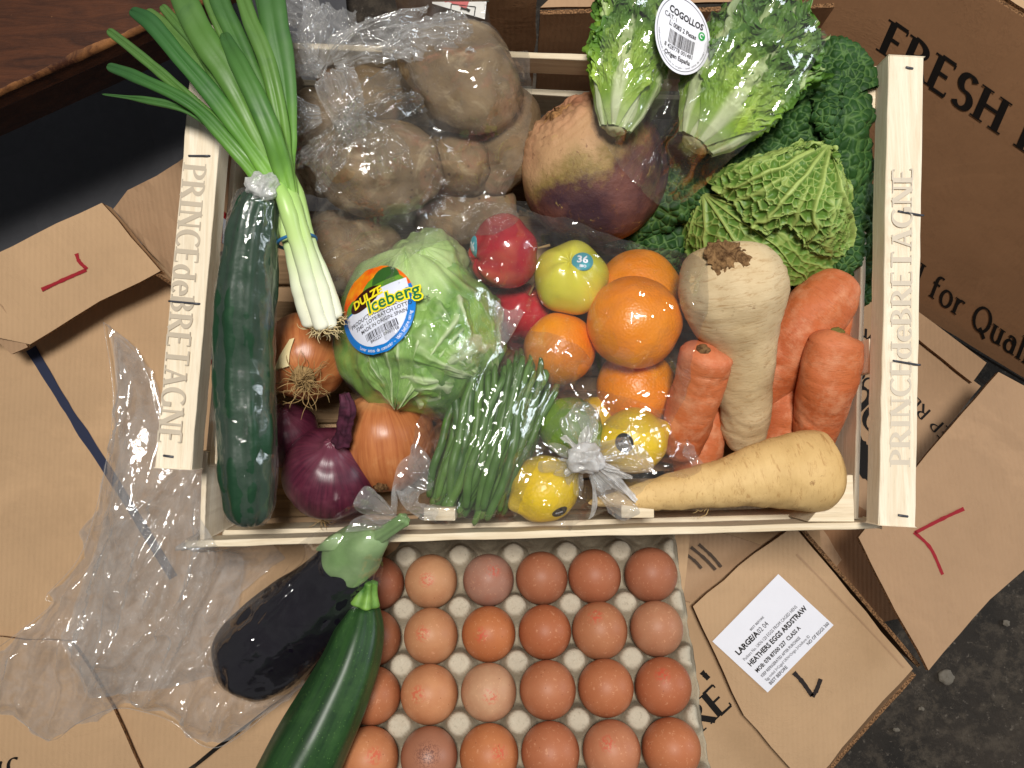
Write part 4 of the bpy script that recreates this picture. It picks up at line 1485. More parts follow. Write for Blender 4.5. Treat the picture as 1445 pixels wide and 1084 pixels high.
cv = x.n('CombineXYZ'); x.put(cv.inputs[0], x.math('MULTIPLY', x.math('SINE', an), .5)); x.put(cv.inputs[1], x.math('MULTIPLY', x.math('COSINE', an), .5)); x.put(cv.inputs[2], x.math('MULTIPLY', al, 16))
rg = x.noise(6, 6, .75, .8, cv.outputs[0])
k = x.mix(x.ramp(rg, [(.52, 0.), (.66, .8)]), k, c(166, 130, 88))
k = x.mix(x.ramp(x.noise(38, 6, .75, 1.5), [(.62, 0.), (.70, .8)]), k, c(130, 96, 62))
x.color(k); x.bump(rg, .5, .0012); x.bump(x.noise(160, 4), .3, .0008)
PARS2 = x.m
xc = Mat('dry_cut_crown', .9, .15)
xc.color(xc.mix(xc.ramp(xc.noise(90, 5, .7, 2.), [(.35, 0.), (.62, 1.)]), c(150, 116, 78), c(78, 54, 34))); xc.bump(xc.noise(170, 5, .7), .9, .003)
CUT = xc.m
p1 = thing('parsnip', 'stout pale parsnip standing crown up in front of the cabbage', 'parsnip', P(1045, 560, .03), 'parsnips')
V, F, al, an = tubepx([(1026, 348, .150, 44), (1028, 368, .150, 64), (1032, 400, .146, 75), (1037, 440, .136, 68), (1043, 475, .126, 54), (1048, 520, .112, 46), (1050, 570, .095, 38), (1052, 615, .078, 28), (1054, 640, .07, 14)], .006, .01, 110, 64,
                      disp=lambda V, a, b: .0010 * fbm(V * 60, 3, 2) - .0010 * sstep(.62, .98, ridge(np.column_stack([a * 16, np.sin(b) * .5, np.cos(b) * .5]), 2, 6) / 1.5) + .0028 * fbm(V * 18, 2, 8))
obj('root', V, F, PARS2, p1, attrs={'along': al, 'ang': an})
bv = BVHTree.FromPolygons(V.tolist(), F)
h = bv.ray_cast(Vector((0, 0, H)), Vector(ray(1024, 362)))
cn = np.array(h[1]) * (1 if h[1].z > 0 else -1)
cn = unit(cn + np.array([0, -.25, .4]))
crown_c = np.array(h[0]) - cn * .001
V, F, al, an = ball(crown_c, (.0178, .0128, .0036), cn, n=50, m=110, disp=lambda L: .0020 * ridge(L * 190, 3, 1) + .0016 * fbm(L * 90, 2, 6) - .0012)
obj('crown', V, F, CUT, p1)
p2 = thing('parsnip', 'long yellow parsnip lying along the front slat of the crate', 'parsnip', P(1010, 690, .06), 'parsnips')
V, F, al, an = tubepx([(1172, 662, .118, 34), (1160, 664, .120, 52), (1135, 665, .122, 56), (1090, 670, .122, 50), (1030, 680, .122, 38), (970, 690, .122, 27), (915, 698, .122, 20), (870, 705, .122, 12), (830, 710, .120, 6)], .010, .01, 120, 56,
                      disp=lambda V, a, b: .0010 * fbm(V * 55, 3, 12) + -.0006 * sstep(.55, .95, ridge(np.column_stack([a * 16, np.sin(b) * .5, np.cos(b) * .5]), 2, 9) / 1.5) + .002 * fbm(V * 16, 2, 18))
obj('root', V, F, PARS, p2, attrs={'along': al, 'ang': an})
V, F, al, an = ball(P(1134, 655, .147), (.0045, .0075, .0022), (.02, .2, 1), n=14, m=24, disp=lambda L: .0012 * fbm(L * 300, 2, 4))
obj('scar', V, F, CUT, p2)
roots(p2, P(1000, 712, .112), 8, .018, .9, (0, -.6, .3), m=plain('parsnip_rootlet', c(196, 166, 112), .8), rr=.00035, seed=5, nm='rootlets')

# ---- carrots
x = Mat('carrot_skin', .5, .35)
al, an = x.attr('along'), x.attr('ang')
k = x.mix(x.ramp(x.noise(20, 5, .6), [(.3, 0.), (.7, 1.)]), c(206, 118, 72), c(184, 94, 52))
cv = x.n('CombineXYZ'); x.put(cv.inputs[0], x.math('MULTIPLY', x.math('SINE', an), .45)); x.put(cv.inputs[1], x.math('MULTIPLY', x.math('COSINE', an), .45)); x.put(cv.inputs[2], x.math('MULTIPLY', al, 16))
rg = x.noise(7, 6, .75, .7, cv.outputs[0])
k = x.mix(x.ramp(rg, [(.52, 0.), (.64, .7)]), k, c(168, 92, 52))
k = x.mix(x.ramp(x.noise(60, 5, .7), [(.46, 0.), (.66, .6)]), k, c(220, 156, 118))
k = x.mix(x.ramp(al, [(.0, .5), (.12, 0.)]), k, c(214, 132, 96))
x.color(k); x.bump(rg, .6, .0012); x.bump(x.noise(200, 4), .3, .0008)
CARR = x.m
carrots = [([(1001, 486, .140, 24), (997, 498, .136, 38), (985, 545, .118, 37), (970, 600, .095, 34), (958, 645, .075, 26)], 'pale orange carrot with its cut top showing, left of the stout parsnip', (992, 493)),
           ([(1185, 466, .135, 24), (1180, 482, .132, 38), (1168, 535, .118, 42), (1155, 590, .095, 36), (1146, 635, .075, 26)], 'thick carrot with dark stem end, right above the lying parsnip', (1182, 467)),
           ([(1190, 392, .108, 20), (1172, 418, .112, 42), (1135, 460, .105, 44), (1098, 515, .085, 36), (1072, 570, .06, 26)], 'big carrot leaning behind the stout parsnip below the cabbage', None),
           ([(1202, 400, .09, 12), (1196, 428, .09, 26), (1178, 480, .075, 28), (1160, 530, .06, 20)], 'carrot half hidden behind the big leaning one at the crate end', None),
           ([(1122, 510, .075, 24), (1108, 560, .070, 30), (1096, 615, .06, 28), (1086, 660, .05, 20)], 'low carrot between the stout parsnip and the thick carrot', None),
           ([(1006, 560, .070, 20), (996, 600, .070, 28), (985, 640, .062, 30), (975, 680, .05, 22)], 'low carrot partly under the pale orange carrot', None)]
for i, (pts, lab, top_) in enumerate(carrots):
    t_ = thing('carrot', lab, 'carrot', P(*pts[-1][:3]), 'carrots')
    V, F, al, an = tubepx(pts, .009, .012, 90, 48, disp=lambda V, a, b: .0008 * fbm(V * 60, 3, i) - .0011 * sstep(.62, .98, ridge(np.column_stack([a * 15, np.sin(b) * .6, np.cos(b) * .6]), 2, i + 5) / 1.5) + .0022 * fbm(V * 20, 2, i + 8))
    bd = obj('root', V, F, CARR, t_, attrs={'along': al, 'ang': an})
    if top_:
        bv = BVHTree.FromPolygons(V.tolist(), F)
        h = bv.ray_cast(Vector((0, 0, H)), Vector(ray(*top_)))
        n_ = np.array(h[1]); n_ = n_ if n_[2] > 0 else -n_
        V, F, al, an = ball(np.array(h[0]), (.0052, .0048, .0022), n_, n=16, m=28, disp=lambda L: .0010 * fbm(L * 350, 2, i))
        obj('stem_end', V, F, CUT if i == 0 else plain('green_brown_stub', c(112, 104, 50), .8), t_)

# ---- onions
o1 = onion('brown onion with a tangle of dry roots, under the spring onion bulbs', P(432, 502, .085), 62 * M(.085), (-.15, .55, -.6), BROWNON, 1.0)
roots(o1, P(428, 537, .118), 60, .034, 1.0, (0, -.5, .9), rr=.00042, seed=11)
V, F, al, an = ball(P(428, 532, .116), (.010, .009, .004), (0, -.4, .9), n=14, m=24, disp=lambda L: .0014 * fbm(L * 250, 2, 3))
obj('root_plate', V, F, ROOTM, o1)
xs = Mat('pale_torn_skin', .5, .4); xs.color(xs.mix(xs.noise(90), c(236, 222, 176), c(214, 190, 130)))
q = spline(np.array([P(397, 520, .123), P(402, 500, .124), P(412, 478, .124)]), 20)
w_ = np.linspace(.006, .002, 20)[:, None] * np.array([[1, .3, 0]])
obj('peeled_patch', np.stack([q - w_, q + w_ * [1, 1, 1] + [0, 0, .0005]], 1).reshape(-1, 3), gridF(20, 2), xs.m, o1, solid=False)
o2 = onion('large brown onion under the iceberg lettuce, left of the beans', P(545, 622, .072), 68 * M(.072), (-.05, .75, .35), BROWNON, 1.06)
V, F, al, an = ball(P(538, 687, .098), (.006, .004, .003), (0, -.9, .3), n=12, m=20, disp=lambda L: .002 * fbm(L * 300, 2, 3))
obj('root_plate', V, F, CUT, o2)
o3 = onion('large red onion with a dry upright neck, beside the cucumber', P(466, 668, .080), 66 * M(.08), (.18, .55, .75), REDON, .92)
neck(o3, PT((482, 625, .118), (487, 600, .130), (490, 575, .138), (485, 556, .143)), [.007, .005, .0052, .0028], NECKR)
o4 = onion('small dark red onion half hidden behind the cucumber', P(404, 614, .062), 46 * M(.062), (.1, .5, .6), REDON, .95)
o5 = onion('dark red onion deep beside the upper part of the cucumber', P(316, 400, .055), 46 * M(.055), (-.2, .5, .6), REDON, .95)
roots(o3, P(455, 733, .07), 10, .016, .9, (0, -1, -.1), rr=.0003, seed=21)

# ---- lemons and limes
x = Mat('lemon_peel', .35, .5)
x.color(x.mix(x.ramp(x.noise(24, 4), [(.35, 0.), (.7, 1.)]), c(240, 204, 26), c(226, 184, 20))); x.bump(x.vor(420, 'SMOOTH_F1'), .3, .0012)
LEM = x.m
x = Mat('lime_peel', .35, .5)
x.color(x.mix(x.ramp(x.noise(24, 4), [(.3, 0.), (.7, 1.)]), c(126, 160, 40), c(92, 132, 30))); x.bump(x.vor(420, 'SMOOTH_F1'), .3, .0012)
LIM = x.m


def lemon_prof(t):
    th = t * math.pi
    rr = np.sin(th) ** .95
    zz = -np.cos(th) * 1.08
    e0, e1 = 1 - sstep(0, .13, t), sstep(.86, 1, t)
    return rr, zz - .10 * e0 + .20 * e1


for (px, py, z, r, axis, m, lab, nm) in ((893, 622, .100, 45, (.85, .35, .1), LEM, 'lemon with a black sticker and pointed tip, right of the bag knot', 'lemon'),
                                         (768, 690, .100, 46, (-.6, -.3, .2), LEM, 'lemon at the bottom left of its bag above the front slat', 'lemon'),
                                         (838, 592, .065, 30, (.3, .6, .2), LEM, 'small lemon deep in the bag behind the knot', 'lemon'),
                                         (804, 604, .098, 43, (.4, -.3, .3), LIM, 'green lime tucked between the beans and the lemons', 'lime')):
    t_ = thing(nm, lab, nm, P(px, py, z) - [0, 0, r * M(z)], 'citrus in the small knotted bag')
    V, F, al, an = ball(P(px, py, z), r * M(z), axis, lemon_prof, 60, 64, disp=lambda L: .001 * fbm(L * 40, 3, px))
    b_ = obj('body', V, F, m, t_)
    if px == 893:
        sticker(t_, 881, 625, .0072, .0078, INK, b_, [('fruta', -.62, -.1, .34)], .4)
    if px == 768:
        sticker(t_, 790, 722, .0068, .0050, INK, b_, [('fruta', -.62, -.1, .34)], .4)
# ================================================================== FILMS AND THE REST
FILM = film('clear_film', .036, 2.0, .07, cap=.16)
FILM_MILKY = film('milky_film', .065, 1.3, .07, (.95, .95, .94, 1), 180, .001, (.86, .83, .79, 1), .22)
FILM_TIGHT = film('stretch_film', .03, 2.0, .07, (.98, .98, .98, 1), 420, .0007, cap=.19)
FILM_BIG = film('thin_bag_film', .19, 2.2, .07, (.97, .97, .97, 1), 150, .0012, (.95, .94, .93, 1), .20)


def fan(name, cen, d0, spread, ln, m, parent, seed=1, pleats=9, amp=.006, z_rise=.0, nl=40, na=70, curl=0.0):
    """gathered end of a bag: pleats that open out from a tight point"""
    s = np.linspace(0.06, 1, nl); a = np.linspace(-1, 1, na)
    S, A_ = np.meshgrid(s, a, indexing='ij')
    sd = np.full(S.size, seed * 3.1)
    q = np.column_stack([A_.ravel() * 1.3, S.ravel() * 1.2, sd])
    ang = d0 + A_ * spread + .35 * fbm(q, 2, seed + 1).reshape(S.shape) * S
    L = ln * (1 + .45 * fbm(np.column_stack([A_.ravel() * 1.6, A_.ravel() * 0, sd]), 2, seed)).reshape(S.shape)
    R = S * L
    pl = amp * S ** .7 * 1.3 * (ridge(np.column_stack([A_.ravel() * pleats * .38, S.ravel() * .9, sd]), 2, seed).reshape(S.shape) - .4)
    F1, F2, ID, Gv = worley(np.column_stack([R.ravel() * np.cos(ang.ravel()), R.ravel() * np.sin(ang.ravel()), sd * 0]) / .012, seed)
    fac = (np.cos(ID * 6.283) * Gv[:, 0] + np.sin(ID * 6.283) * Gv[:, 1]).reshape(S.shape)
    zz = pl + z_rise * S * (1 - curl * S) + .5 * amp * fac * S
    V = np.stack([cen[0] + R * np.cos(ang), cen[1] + R * np.sin(ang), cen[2] + zz], -1).reshape(-1, 3)
    return obj(name, V, gridF(nl, na), m, parent, solid=False)


def knot(name, cen, r, m, parent, seed=1):
    V, F, al, an = ball(cen, (r, r * .8, r * .8), (.3, .2, 1), n=40, m=50, disp=lambda L: r * .35 * ridge(L / r * 1.3, 3, seed))
    return obj(name, V, F, m, parent, solid=False)


KNOTM = film('bunched_film', .55, 1.6, .12, (.95, .95, .95, 1), 300, .001, (.88, .87, .86, 1))

# ---- potato bag
pb = thing('plastic_bag', 'big clear crumpled bag full of potatoes at the back left of the crate', 'plastic bag', P(575, 220, .02))
pc = P(510, 165, .16)
wr = crumple(.0042, .032, 3, (pc, 'dir', (1, .25)), .0018, 60, 1.3)
drape('film', [(418, 150), (412, 60), (440, 5), (520, -25), (640, -10), (700, 40), (738, 90), (748, 150), (740, 225), (712, 275), (730, 320), (700, 345), (640, 345), (560, 400), (500, 425), (460, 400), (430, 330), (412, 250)], .1, FILM_MILKY, None, None, .0018, 160, .0015, wr, pb, floor=.01)


def flap(name, cen, d0, ln, wd, ht, m, parent, seed, nl=60, na=60):
    """loose fold of film standing off the bag"""
    s, t = np.meshgrid(np.linspace(0, 1, nl), np.linspace(-1, 1, na), indexing='ij')
    s, t = s.ravel(), t.ravel()
    dx = np.array([math.cos(d0), math.sin(d0), 0]); dy = np.array([-dx[1], dx[0], 0])
    q = np.column_stack([s * 2, t * 1.5, np.full(s.size, seed * 2.7)])
    w = wd * (.35 + .65 * np.sin(np.clip(s * 1.15, 0, 1) * math.pi * .62)) * (1 + .25 * fbm(q * .7, 2, seed))
    V = np.asarray(cen) + (ln * s * (1 + .2 * fbm(q * .8 + 3, 2, seed)))[:, None] * dx + (w * t)[:, None] * dy
    z = ht * np.sin(math.pi * s) * (1 - .5 * t * t)
    V[:, 2] += z
    F1, F2, ID, Gv = worley(V / .018, seed)
    V[:, 2] += .006 * (np.cos(ID * 6.283) * Gv[:, 0] + np.sin(ID * 6.283) * Gv[:, 1])
    for k in range(3):
        nz = fbm(np.column_stack([s * 1.6, t * 2.6, np.full(s.size, seed + 5. * k)]), 2, seed + k)
        V[:, 2] += .0045 * np.clip(1 - np.abs(nz) / .18, 0, 1)
    return obj(name, V, gridF(nl, na), m, parent, solid=False)


for i, (px, py, z, d0, ln, wd, ht) in enumerate(((478, 190, .172, .55, .062, .018, .016), (505, 205, .168, 1.9, .060, .016, .018), (500, 168, .170, -2.2, .055, .014, .006), (520, 178, .172, -1.1, .040, .016, .006),
                                                 (470, 85, .150, .3, .070, .026, .014), (445, 110, .140, 1.4, .055, .022, .012), (540, 70, .150, .1, .070, .018, .010))):
    flap('film_fold', P(px, py, z), d0, ln, wd, ht, FILM_BIG if i > 3 or i == 1 else FILM_MILKY, pb, i + 2)
tb = thing('plastic_bag', 'loose folded end of clear film between the spring onion leaves and the potatoes', 'plastic bag', P(420, 120, .10))
for i, (px, py, d0) in enumerate(((455, 95, 2.9), (460, 40, 2.6), (455, 165, 3.3))):
    flap('film_fold', P(px, py, .130), d0, .045, .018, .012, FILM_BIG, tb, i + 20)

# ---- iceberg film and label
names_ice = [o.name for o in ic.children]
drape('film', [(478, 470), (484, 420), (515, 370), (545, 340), (600, 328), (650, 350), (690, 400), (718, 450), (716, 510), (690, 560), (640, 588), (580, 592), (520, 572), (486, 525)], .085, FILM_TIGHT, None, None, .0018, 40, .0012, crumple(.0013, .014, 8, (P(600, 470, .1), 'dir', (.6, -1)), .0007, 120), ic, names=set(names_ice), floor=.03)
bvI = scene_bvh(set(names_ice))
mpI = decal_map(P(541, 441, .135), (0, 1, 0), (.0330, .0370), bvI, (-.30, .08, 1), math.radians(24))


def seg(r, v0, v1, k=0, n=14):
    V = []
    for v in np.linspace(max(v0, -r * .999), min(v1, r * .999), n):
        w = math.sqrt(max(r * r - v * v, 0))
        V += [(u, v, k) for u in np.linspace(-w, w, n)]
    return np.array(V), gridF(n, n).tolist(), 1


BLUE = plain('label_blue', c(24, 122, 206), .3); LWHITE = plain('label_lilac_white', c(222, 226, 242), .3)
xo = Mat('label_sunburst', .3, .5); xo.color(xo.mix(xo.ramp(xo.noise(90, 2), [(.35, 0.), (.65, 1.)]), c(238, 92, 16), c(246, 160, 20)))
LGREEN = plain('label_green', c(98, 150, 44), .3); LDK = plain('label_dark_green', c(52, 96, 40), .3); BANNER = plain('label_banner', c(52, 14, 12), .3)
YEL = plain('label_yellow', c(246, 226, 40), .3); TGREEN = plain('label_letter_green', c(20, 112, 72), .3)
lb_ = lettering('label', seg(1.0, -.10, 1.0), mpI, xo.m, ic, .0009)
lettering('label_hill', place(seg(.62, -.3, .62), .30, .10, 1), mpI, LGREEN, ic, .0012)
lettering('label_hill', place(seg(.30, -.2, .3), -.55, .14, 1), mpI, LGREEN, ic, .0012)
lettering('label_hill', place(seg(.34, .0, .34), .45, .48, 1), mpI, LDK, ic, .0014)
lettering('label_border', seg(1.0, -1, .18), mpI, BLUE, ic, .0015)
lettering('label_field', seg(.84, -1, .14), mpI, LWHITE, ic, .0018)
lettering('label_field', rect_geo(.15, .10, .92, .34), mpI, LWHITE, ic, .0018)
lettering('label_banner', place(disc_geo(1, 1, 6, 40), -.16, .27, .20, 9, 0, 2.35), mpI, BANNER, ic, .0021)
lettering('label_print', place(font_text('DULZE', .04), -.50, .17, .19, 2), mpI, YEL, ic, .0024)
g = font_text('Iceberg', .085)
lettering('label_outline', place(g, -.14, -.12, .30, -2), mpI, YEL, ic, .0027)
lettering('label_print', place(font_text('Iceberg', .012), -.14, -.12, .30, -2), mpI, TGREEN, ic, .0030)
gs = [place(font_text(t, .01), u, v, s) for t, u, v, s in (('PRODUCT: ICEBERG LETTUCE', -.74, -.18, .09), ('7340 - LOTE/BATCH LOTTO - TICK', -.62, -.30, .085), ('MADE IN ORIGIN: SPAIN', -.50, -.42, .08), ('8402221 09007118', -.34, -.70, .07))]
gs.append(barcode(-.42, -.62, .45, -.47))
lettering('label_print', join(*gs), mpI, SMALLINK, ic, .0021)
gs = []
for i, ch in enumerate('Lavar antes de consumir - Wash before using'):
    a = math.radians(222 + i * 2.55)
    if ch != ' ':
        gs.append(place(font_text(ch, .01), math.cos(a) * .95, math.sin(a) * .95, .07, math.degrees(a) + 90))
lettering('label_print', join(*gs), mpI, LWHITE, ic, .0020)

# ---- fruit bag
fb_ = drape('plastic_bag', [(640, 312), (665, 292), (715, 292), (770, 312), (840, 330), (905, 352), (955, 385), (968, 450), (958, 520), (948, 585), (900, 612), (850, 600), (800, 570), (745, 530), (705, 470), (665, 420), (645, 370)], .1, FILM,
            'clear bag stretched over the oranges and apples in the middle of the crate', 'plastic bag', .0020, 260, .0012, crumple(.0016, .030, 14, (P(850, 600, .1), 'point', 7, .07), .0012, 90, 1.6))

# ---- green beans
x = Mat('green_bean_skin', .42, .4)
k = x.mix(x.ramp(x.noise(40, 4), [(.3, 0.), (.7, 1.)]), c(76, 110, 48), c(48, 82, 36))
x.color(x.mix(x.attr('along'), k, c(98, 134, 60))); x.bump(x.noise(200, 3), .2, .0008)
BEAN = x.m
rb = np.random.default_rng(12)
NB = 72
for i in range(NB):
    f = (i % 24) / 23 + rb.normal(0, .04)
    lay = i // 24
    f = min(max(f, 0), 1)
    tx, ty = 648 + 122 * f + rb.normal(0, 5), 538 + 16 * f + rb.normal(0, 13) - 14 * math.sin(f * 3)
    bx, by = 606 + 104 * f + rb.normal(0, 5), 704 + 12 * math.sin(f * 3.1) + rb.normal(0, 9)
    if f > .6:
        ty -= rb.uniform(0, 26); tx += rb.uniform(-4, 14)
    z = (.084, .096, .108)[lay % 3] + .014 * math.sin(f * 3.14) + rb.normal(0, .003)
    bow = rb.normal(0, 9)
    if lay == 2:
        tx += rb.normal(0, 12); bx += rb.normal(0, 10)
    mx, my = (tx + bx) / 2 + bow + 6, (ty + by) / 2
    w = rb.uniform(5.3, 7.2)
    pts = [(tx + rb.normal(0, 3), ty - 10, z - .004, 1.0), (tx, ty, z, w * .7), ((tx + mx) / 2 + bow * .4, (ty + my) / 2, z + .003, w), (mx, my, z + .004, w), ((bx + mx) / 2 + bow * .4, (by + my) / 2, z + .002, w), (bx, by, z - .004, w * .8), (bx - 2, by + 7, z - .007, 1.2)]
    V, F, al, an = tubepx(pts, n=36, m=12, flat=.8, disp=lambda V, a, b: .0004 * np.sin(a * 42 + i) * (np.abs(np.sin(b)) > .5))
    tag(obj('green_bean', V, F, BEAN, attrs={'along': np.full(len(V), rb.uniform(0, .8))}), 'slim green bean lying among the others inside the clear bag', 'green bean', 'green beans in the clear bag')
bb = thing('plastic_bag', 'clear crinkled bag of green beans standing against the front slat', 'plastic bag', P(690, 610, .04))
drape('film', [(578, 660), (590, 600), (625, 545), (655, 500), (700, 470), (760, 470), (810, 490), (838, 520), (836, 560), (800, 590), (770, 630), (745, 680), (722, 735), (690, 742), (630, 735), (592, 715)], .1, FILM, None, None, .0017, 90, .0014, crumple(.0040, .020, 21, (P(690, 610, .1), 'dir', (.5, 1)), .0012, 110, 1.1), bb)
fan('film_edge', P(612, 690, .115), 2.5, 1.0, .030, FILM_BIG, bb, 33, 5, .004, -.004)
fan('film_edge', P(700, 500, .115), 1.9, 1.1, .034, FILM_BIG, bb, 34, 6, .004, .004)

# ---- citrus bag
cb = thing('plastic_bag', 'small clear bag of lemons gathered in a white knot, at the front of the crate', 'plastic bag', P(830, 650, .05))
kc = P(826, 648, .150)
drape('film', [(712, 690), (722, 650), (760, 615), (790, 575), (830, 548), (880, 560), (925, 580), (948, 615), (975, 640), (968, 665), (920, 672), (895, 690), (870, 710), (830, 738), (780, 742), (728, 732)], .1, FILM, None, None, .0017, 110, .0014, crumple(.0034, .020, 41, (kc, 'point', 8, .05), .0030, 90, 1.1), cb)
knot('knot', kc, .0105, KNOTM, cb, 7)
fan('film_tail', kc, -.75, .42, .046, KNOTM, cb, 8, 14, .005, -.02)
fan('film_tail', kc + [0, 0, .002], -.35, .3, .030, KNOTM, cb, 18, 10, .004, -.01)
fan('film_tail', kc + [0, 0, .002], 1.9, .5, .018, KNOTM, cb, 28, 10, .003, -.004)
fan('film_tail', kc + [0, 0, .002], 3.6, .5, .016, KNOTM, cb, 29, 10, .003, -.006)
fan('film_tail', kc, -.55, .8, .052, FILM_BIG, cb, 15, 6, .005, -.026)
fan('film_pleats', kc + [0, 0, -.006], 2.2, 1.0, .030, FILM_BIG, cb, 9, 6, .004, -.012)
fan('film_pleats', kc + [0, 0, -.006], .7, .9, .034, FILM_BIG, cb, 10, 6, .004, -.014)
fan('film_pleats', kc + [0, 0, -.006], -2.3, .7, .028, FILM_BIG, cb, 11, 6, .004, -.014)
fan('film_edge', P(962, 640, .11), .2, 1.0, .018, FILM_BIG, cb, 12, 4, .004, .0)

# ---- little gem lettuces
x = Mat('little_gem_leaf', .45, .35)
al, pl_ = x.attr('along'), x.attr('pale')
k = x.ramp(x.noise(28, 5, .65), [(.3, c(92, 132, 34)), (.5, c(132, 168, 52)), (.72, c(172, 196, 86))])
k = x.mix(x.ramp(al, [(.40, 0.), (.85, .85)]), k, c(66, 108, 44))
k = x.mix(pl_, k, c(204, 214, 168))
x.color(k); x.bump(x.noise(110, 4, .65), .4, .0015)
GEM = x.m


def gem(label, base, tip, z0, z1, width, seed, n_leaf=11):
    """head of overlapping boat-shaped leaves round a heart; base and tip in pixels"""
    r = np.random.default_rng(seed)
    B, T_ = P(base[0], base[1], z0), P(tip[0], tip[1], z1)
    L = np.linalg.norm(T_ - B); ax = unit(T_ - B)
    side = unit(np.cross(ax, [0, 0, 1.0])); up = np.cross(side, ax)
    R = width * M(z0)
    t_ = thing('little_gem_lettuce', label, 'lettuce', B - [0, 0, .02], 'little gem lettuces')
    V, F, al, an = tube([B, B + ax * L * .25, B + ax * L * .6, B + ax * L * .9], [R * .35, R * .62, R * .7, R * .4], 60, 50, cap0=.004, cap1=.02, disp=lambda V, a, b: .004 * fbm(V * 50, 3, seed))
    obj('heart', V, F, GEM, t_, attrs={'along': al, 'pale': 1 - sstep(.1, .4, al)})
    ns, nt = 190, 120
    # leaves from the outermost to the innermost visible ones; a is the angle round the axis (90 = facing up)
    for j in range(n_leaf):
        f = j / (n_leaf - 1)
        a0 = math.radians([90, 35, 145, 5, 175, 62, 118, 20, 160, 78, 104][j % 11] + r.normal(0, 6))
        lay = [1.0, .96, .96, .9, .9, .88, .88, .82, .82, .8, .8][j % 11]
        ln = L * [.72, .86, .82, .92, .95, 1.02, 1.0, 1.06, 1.04, 1.12, 1.1][j % 11]
        s, t = np.meshgrid(np.linspace(0, 1, ns), np.linspace(-1, 1, nt), indexing='ij')
        s, t = s.ravel(), t.ravel()
        half = np.interp(s, [0, .15, .4, .75, .93, 1], [.32, .50, .80, .92, .62, .22])
        rad = R * lay * np.interp(s, [0, .12, .35, .65, 1], [.42, .66, .92, 1.0, .92 + .22 * (j < 3)])
        q = np.column_stack([s * 3, t * 1.5, np.full(s.size, seed + j * 3.3)])
        th = a0 + t * half * 1.05
        grow = sstep(.22, .55, s)
        ribw = .30 * (1 - s) ** .9 + .02
        pale = 1 - sstep(ribw * .5, ribw * 1.4 + .05, np.abs(t + .05 * fbm(q, 2, seed)))
        crk = ridge(np.column_stack([s * 10 - np.abs(t) * 4, t * 5, np.full(s.size, seed + j * 1.7)]) + .5 * fbm(q * 3, 2, 5)[:, None], 3, seed + j) / 1.6
        d = .0042 * (crk - .35) * grow * (1 - pale * .85) + .0035 * fbm(q * 3, 3, seed + j) * grow + .0012 * pale
        edge = sstep(.72, 1, np.abs(t)) * grow + sstep(.88, 1, s)
        d = d + np.minimum(edge, 1) * (.0055 * fbm(q * np.array([6, 4, 1]), 3, seed + j + 40) + .003)
        rr = rad + d
        V = B + ax * (s * ln)[:, None] + side * (rr * np.cos(th))[:, None] + up * (rr * np.sin(th) * .85)[:, None]
        V = V + ax * (np.minimum(edge, 1) * .006 * fbm(q * np.array([5, 5, 1]) + 9, 2, seed + j))[:, None]
        obj('leaf', V, gridF(ns, nt).tolist(), GEM, t_, attrs={'along': np.clip(s * .75 + .25 * np.abs(t) * grow + .12 * fbm(q, 2, 3), 0, 1), 'pale': np.clip(pale * (1.0 - .55 * s) + .5 * (1 - sstep(.0, .28, s)), 0, 1)})
    V, F, al, an = ball(B + ax * .001, (R * .31, R * .28, .004), ax, n=14, m=28, disp=lambda L: .001 * fbm(L * 300, 2, seed))
    obj('cut_base', V, F, plain('browned_cut_base', c(200, 198, 150), .7), t_)
    return t_


g1 = gem('little gem lettuce with broad white rib, left half of the labelled bag', (868, 184), (912, -20), .172, .176, 55, 3)
g2 = gem('larger little gem lettuce lying slanted, right half of the labelled bag', (980, 205), (1098, 44), .166, .172, 75, 8)
names_gem = {o.name for t_ in (g1, g2) for o in t_.children}
gb = thing('plastic_bag', 'clear bag with an oval white Cogollos label over two little gem lettuces', 'plastic bag', P(980, 110, .16))
drape('film', [(830, 185), (838, 120), (850, 50), (866, -30), (1000, -50), (1190, -40), (1165, 30), (1140, 90), (1105, 150), (1065, 195), (1010, 240), (975, 262), (930, 255), (880, 225)], .17, FILM, None, None, .0018, 130, .0014, (lambda f_: lambda V: f_(V) * (1 + 2.2 * np.exp(-(np.linalg.norm(V[:, :2] - P(925, 225, .16)[:2], axis=1) / .030) ** 2)))(crumple(.0030, .024, 51, (P(940, 230, .17), 'dir', (.6, 1)), .0010, 90, 1.6)), gb)
_hem = [(838, 120, .15), (830, 185, .15), (880, 225, .16), (930, 255, .15), (975, 262, .15), (1010, 240, .16), (1065, 195, .17), (1105, 150, .175), (1140, 90, .175), (1165, 30, .17), (1185, -30, .165)]
bvg = scene_bvh(names_gem)
mpG = decal_map(P(966, 44, .208), (0, 1, 0), (.0222, .0255), bvg, (.02, .05, 1), math.radians(-10), .22)
lettering('label', disc_geo(1, 1, 8, 56), mpG, PAPER, gb, .0026)
lettering('label_border', disc_geo(.93, .93, 2, 56, 0, 360, .985), mpG, SMALLINK, gb, .0029)
gs = [place(font_text(t, o_), u, v, s, 0, 0, sx) for t, o_, u, v, s, sx in (('COGOLLOS', .03, -.60, .42, .165, 1.0), ('CAT: I', .0, -.74, .25, .12, 1), ('L: 0083 2 Piezas', .02, -.52, .10, .12, .9), ('8 428778 001481', .01, -.56, -.47, .11, .95), ('Origen España', .025, -.52, -.66, .125, .9))]
gs.append(barcode(-.45, -.34, .45, .02, seed=5))
lettering('label_print', join(*gs), mpG, INK, gb, .0029)
GRN = plain('green_emblem', c(40, 160, 70), .4)
lettering('label_emblem', place(disc_geo(1, 1, 3, 24), .66, .26, .12), mpG, GRN, gb, .0029)
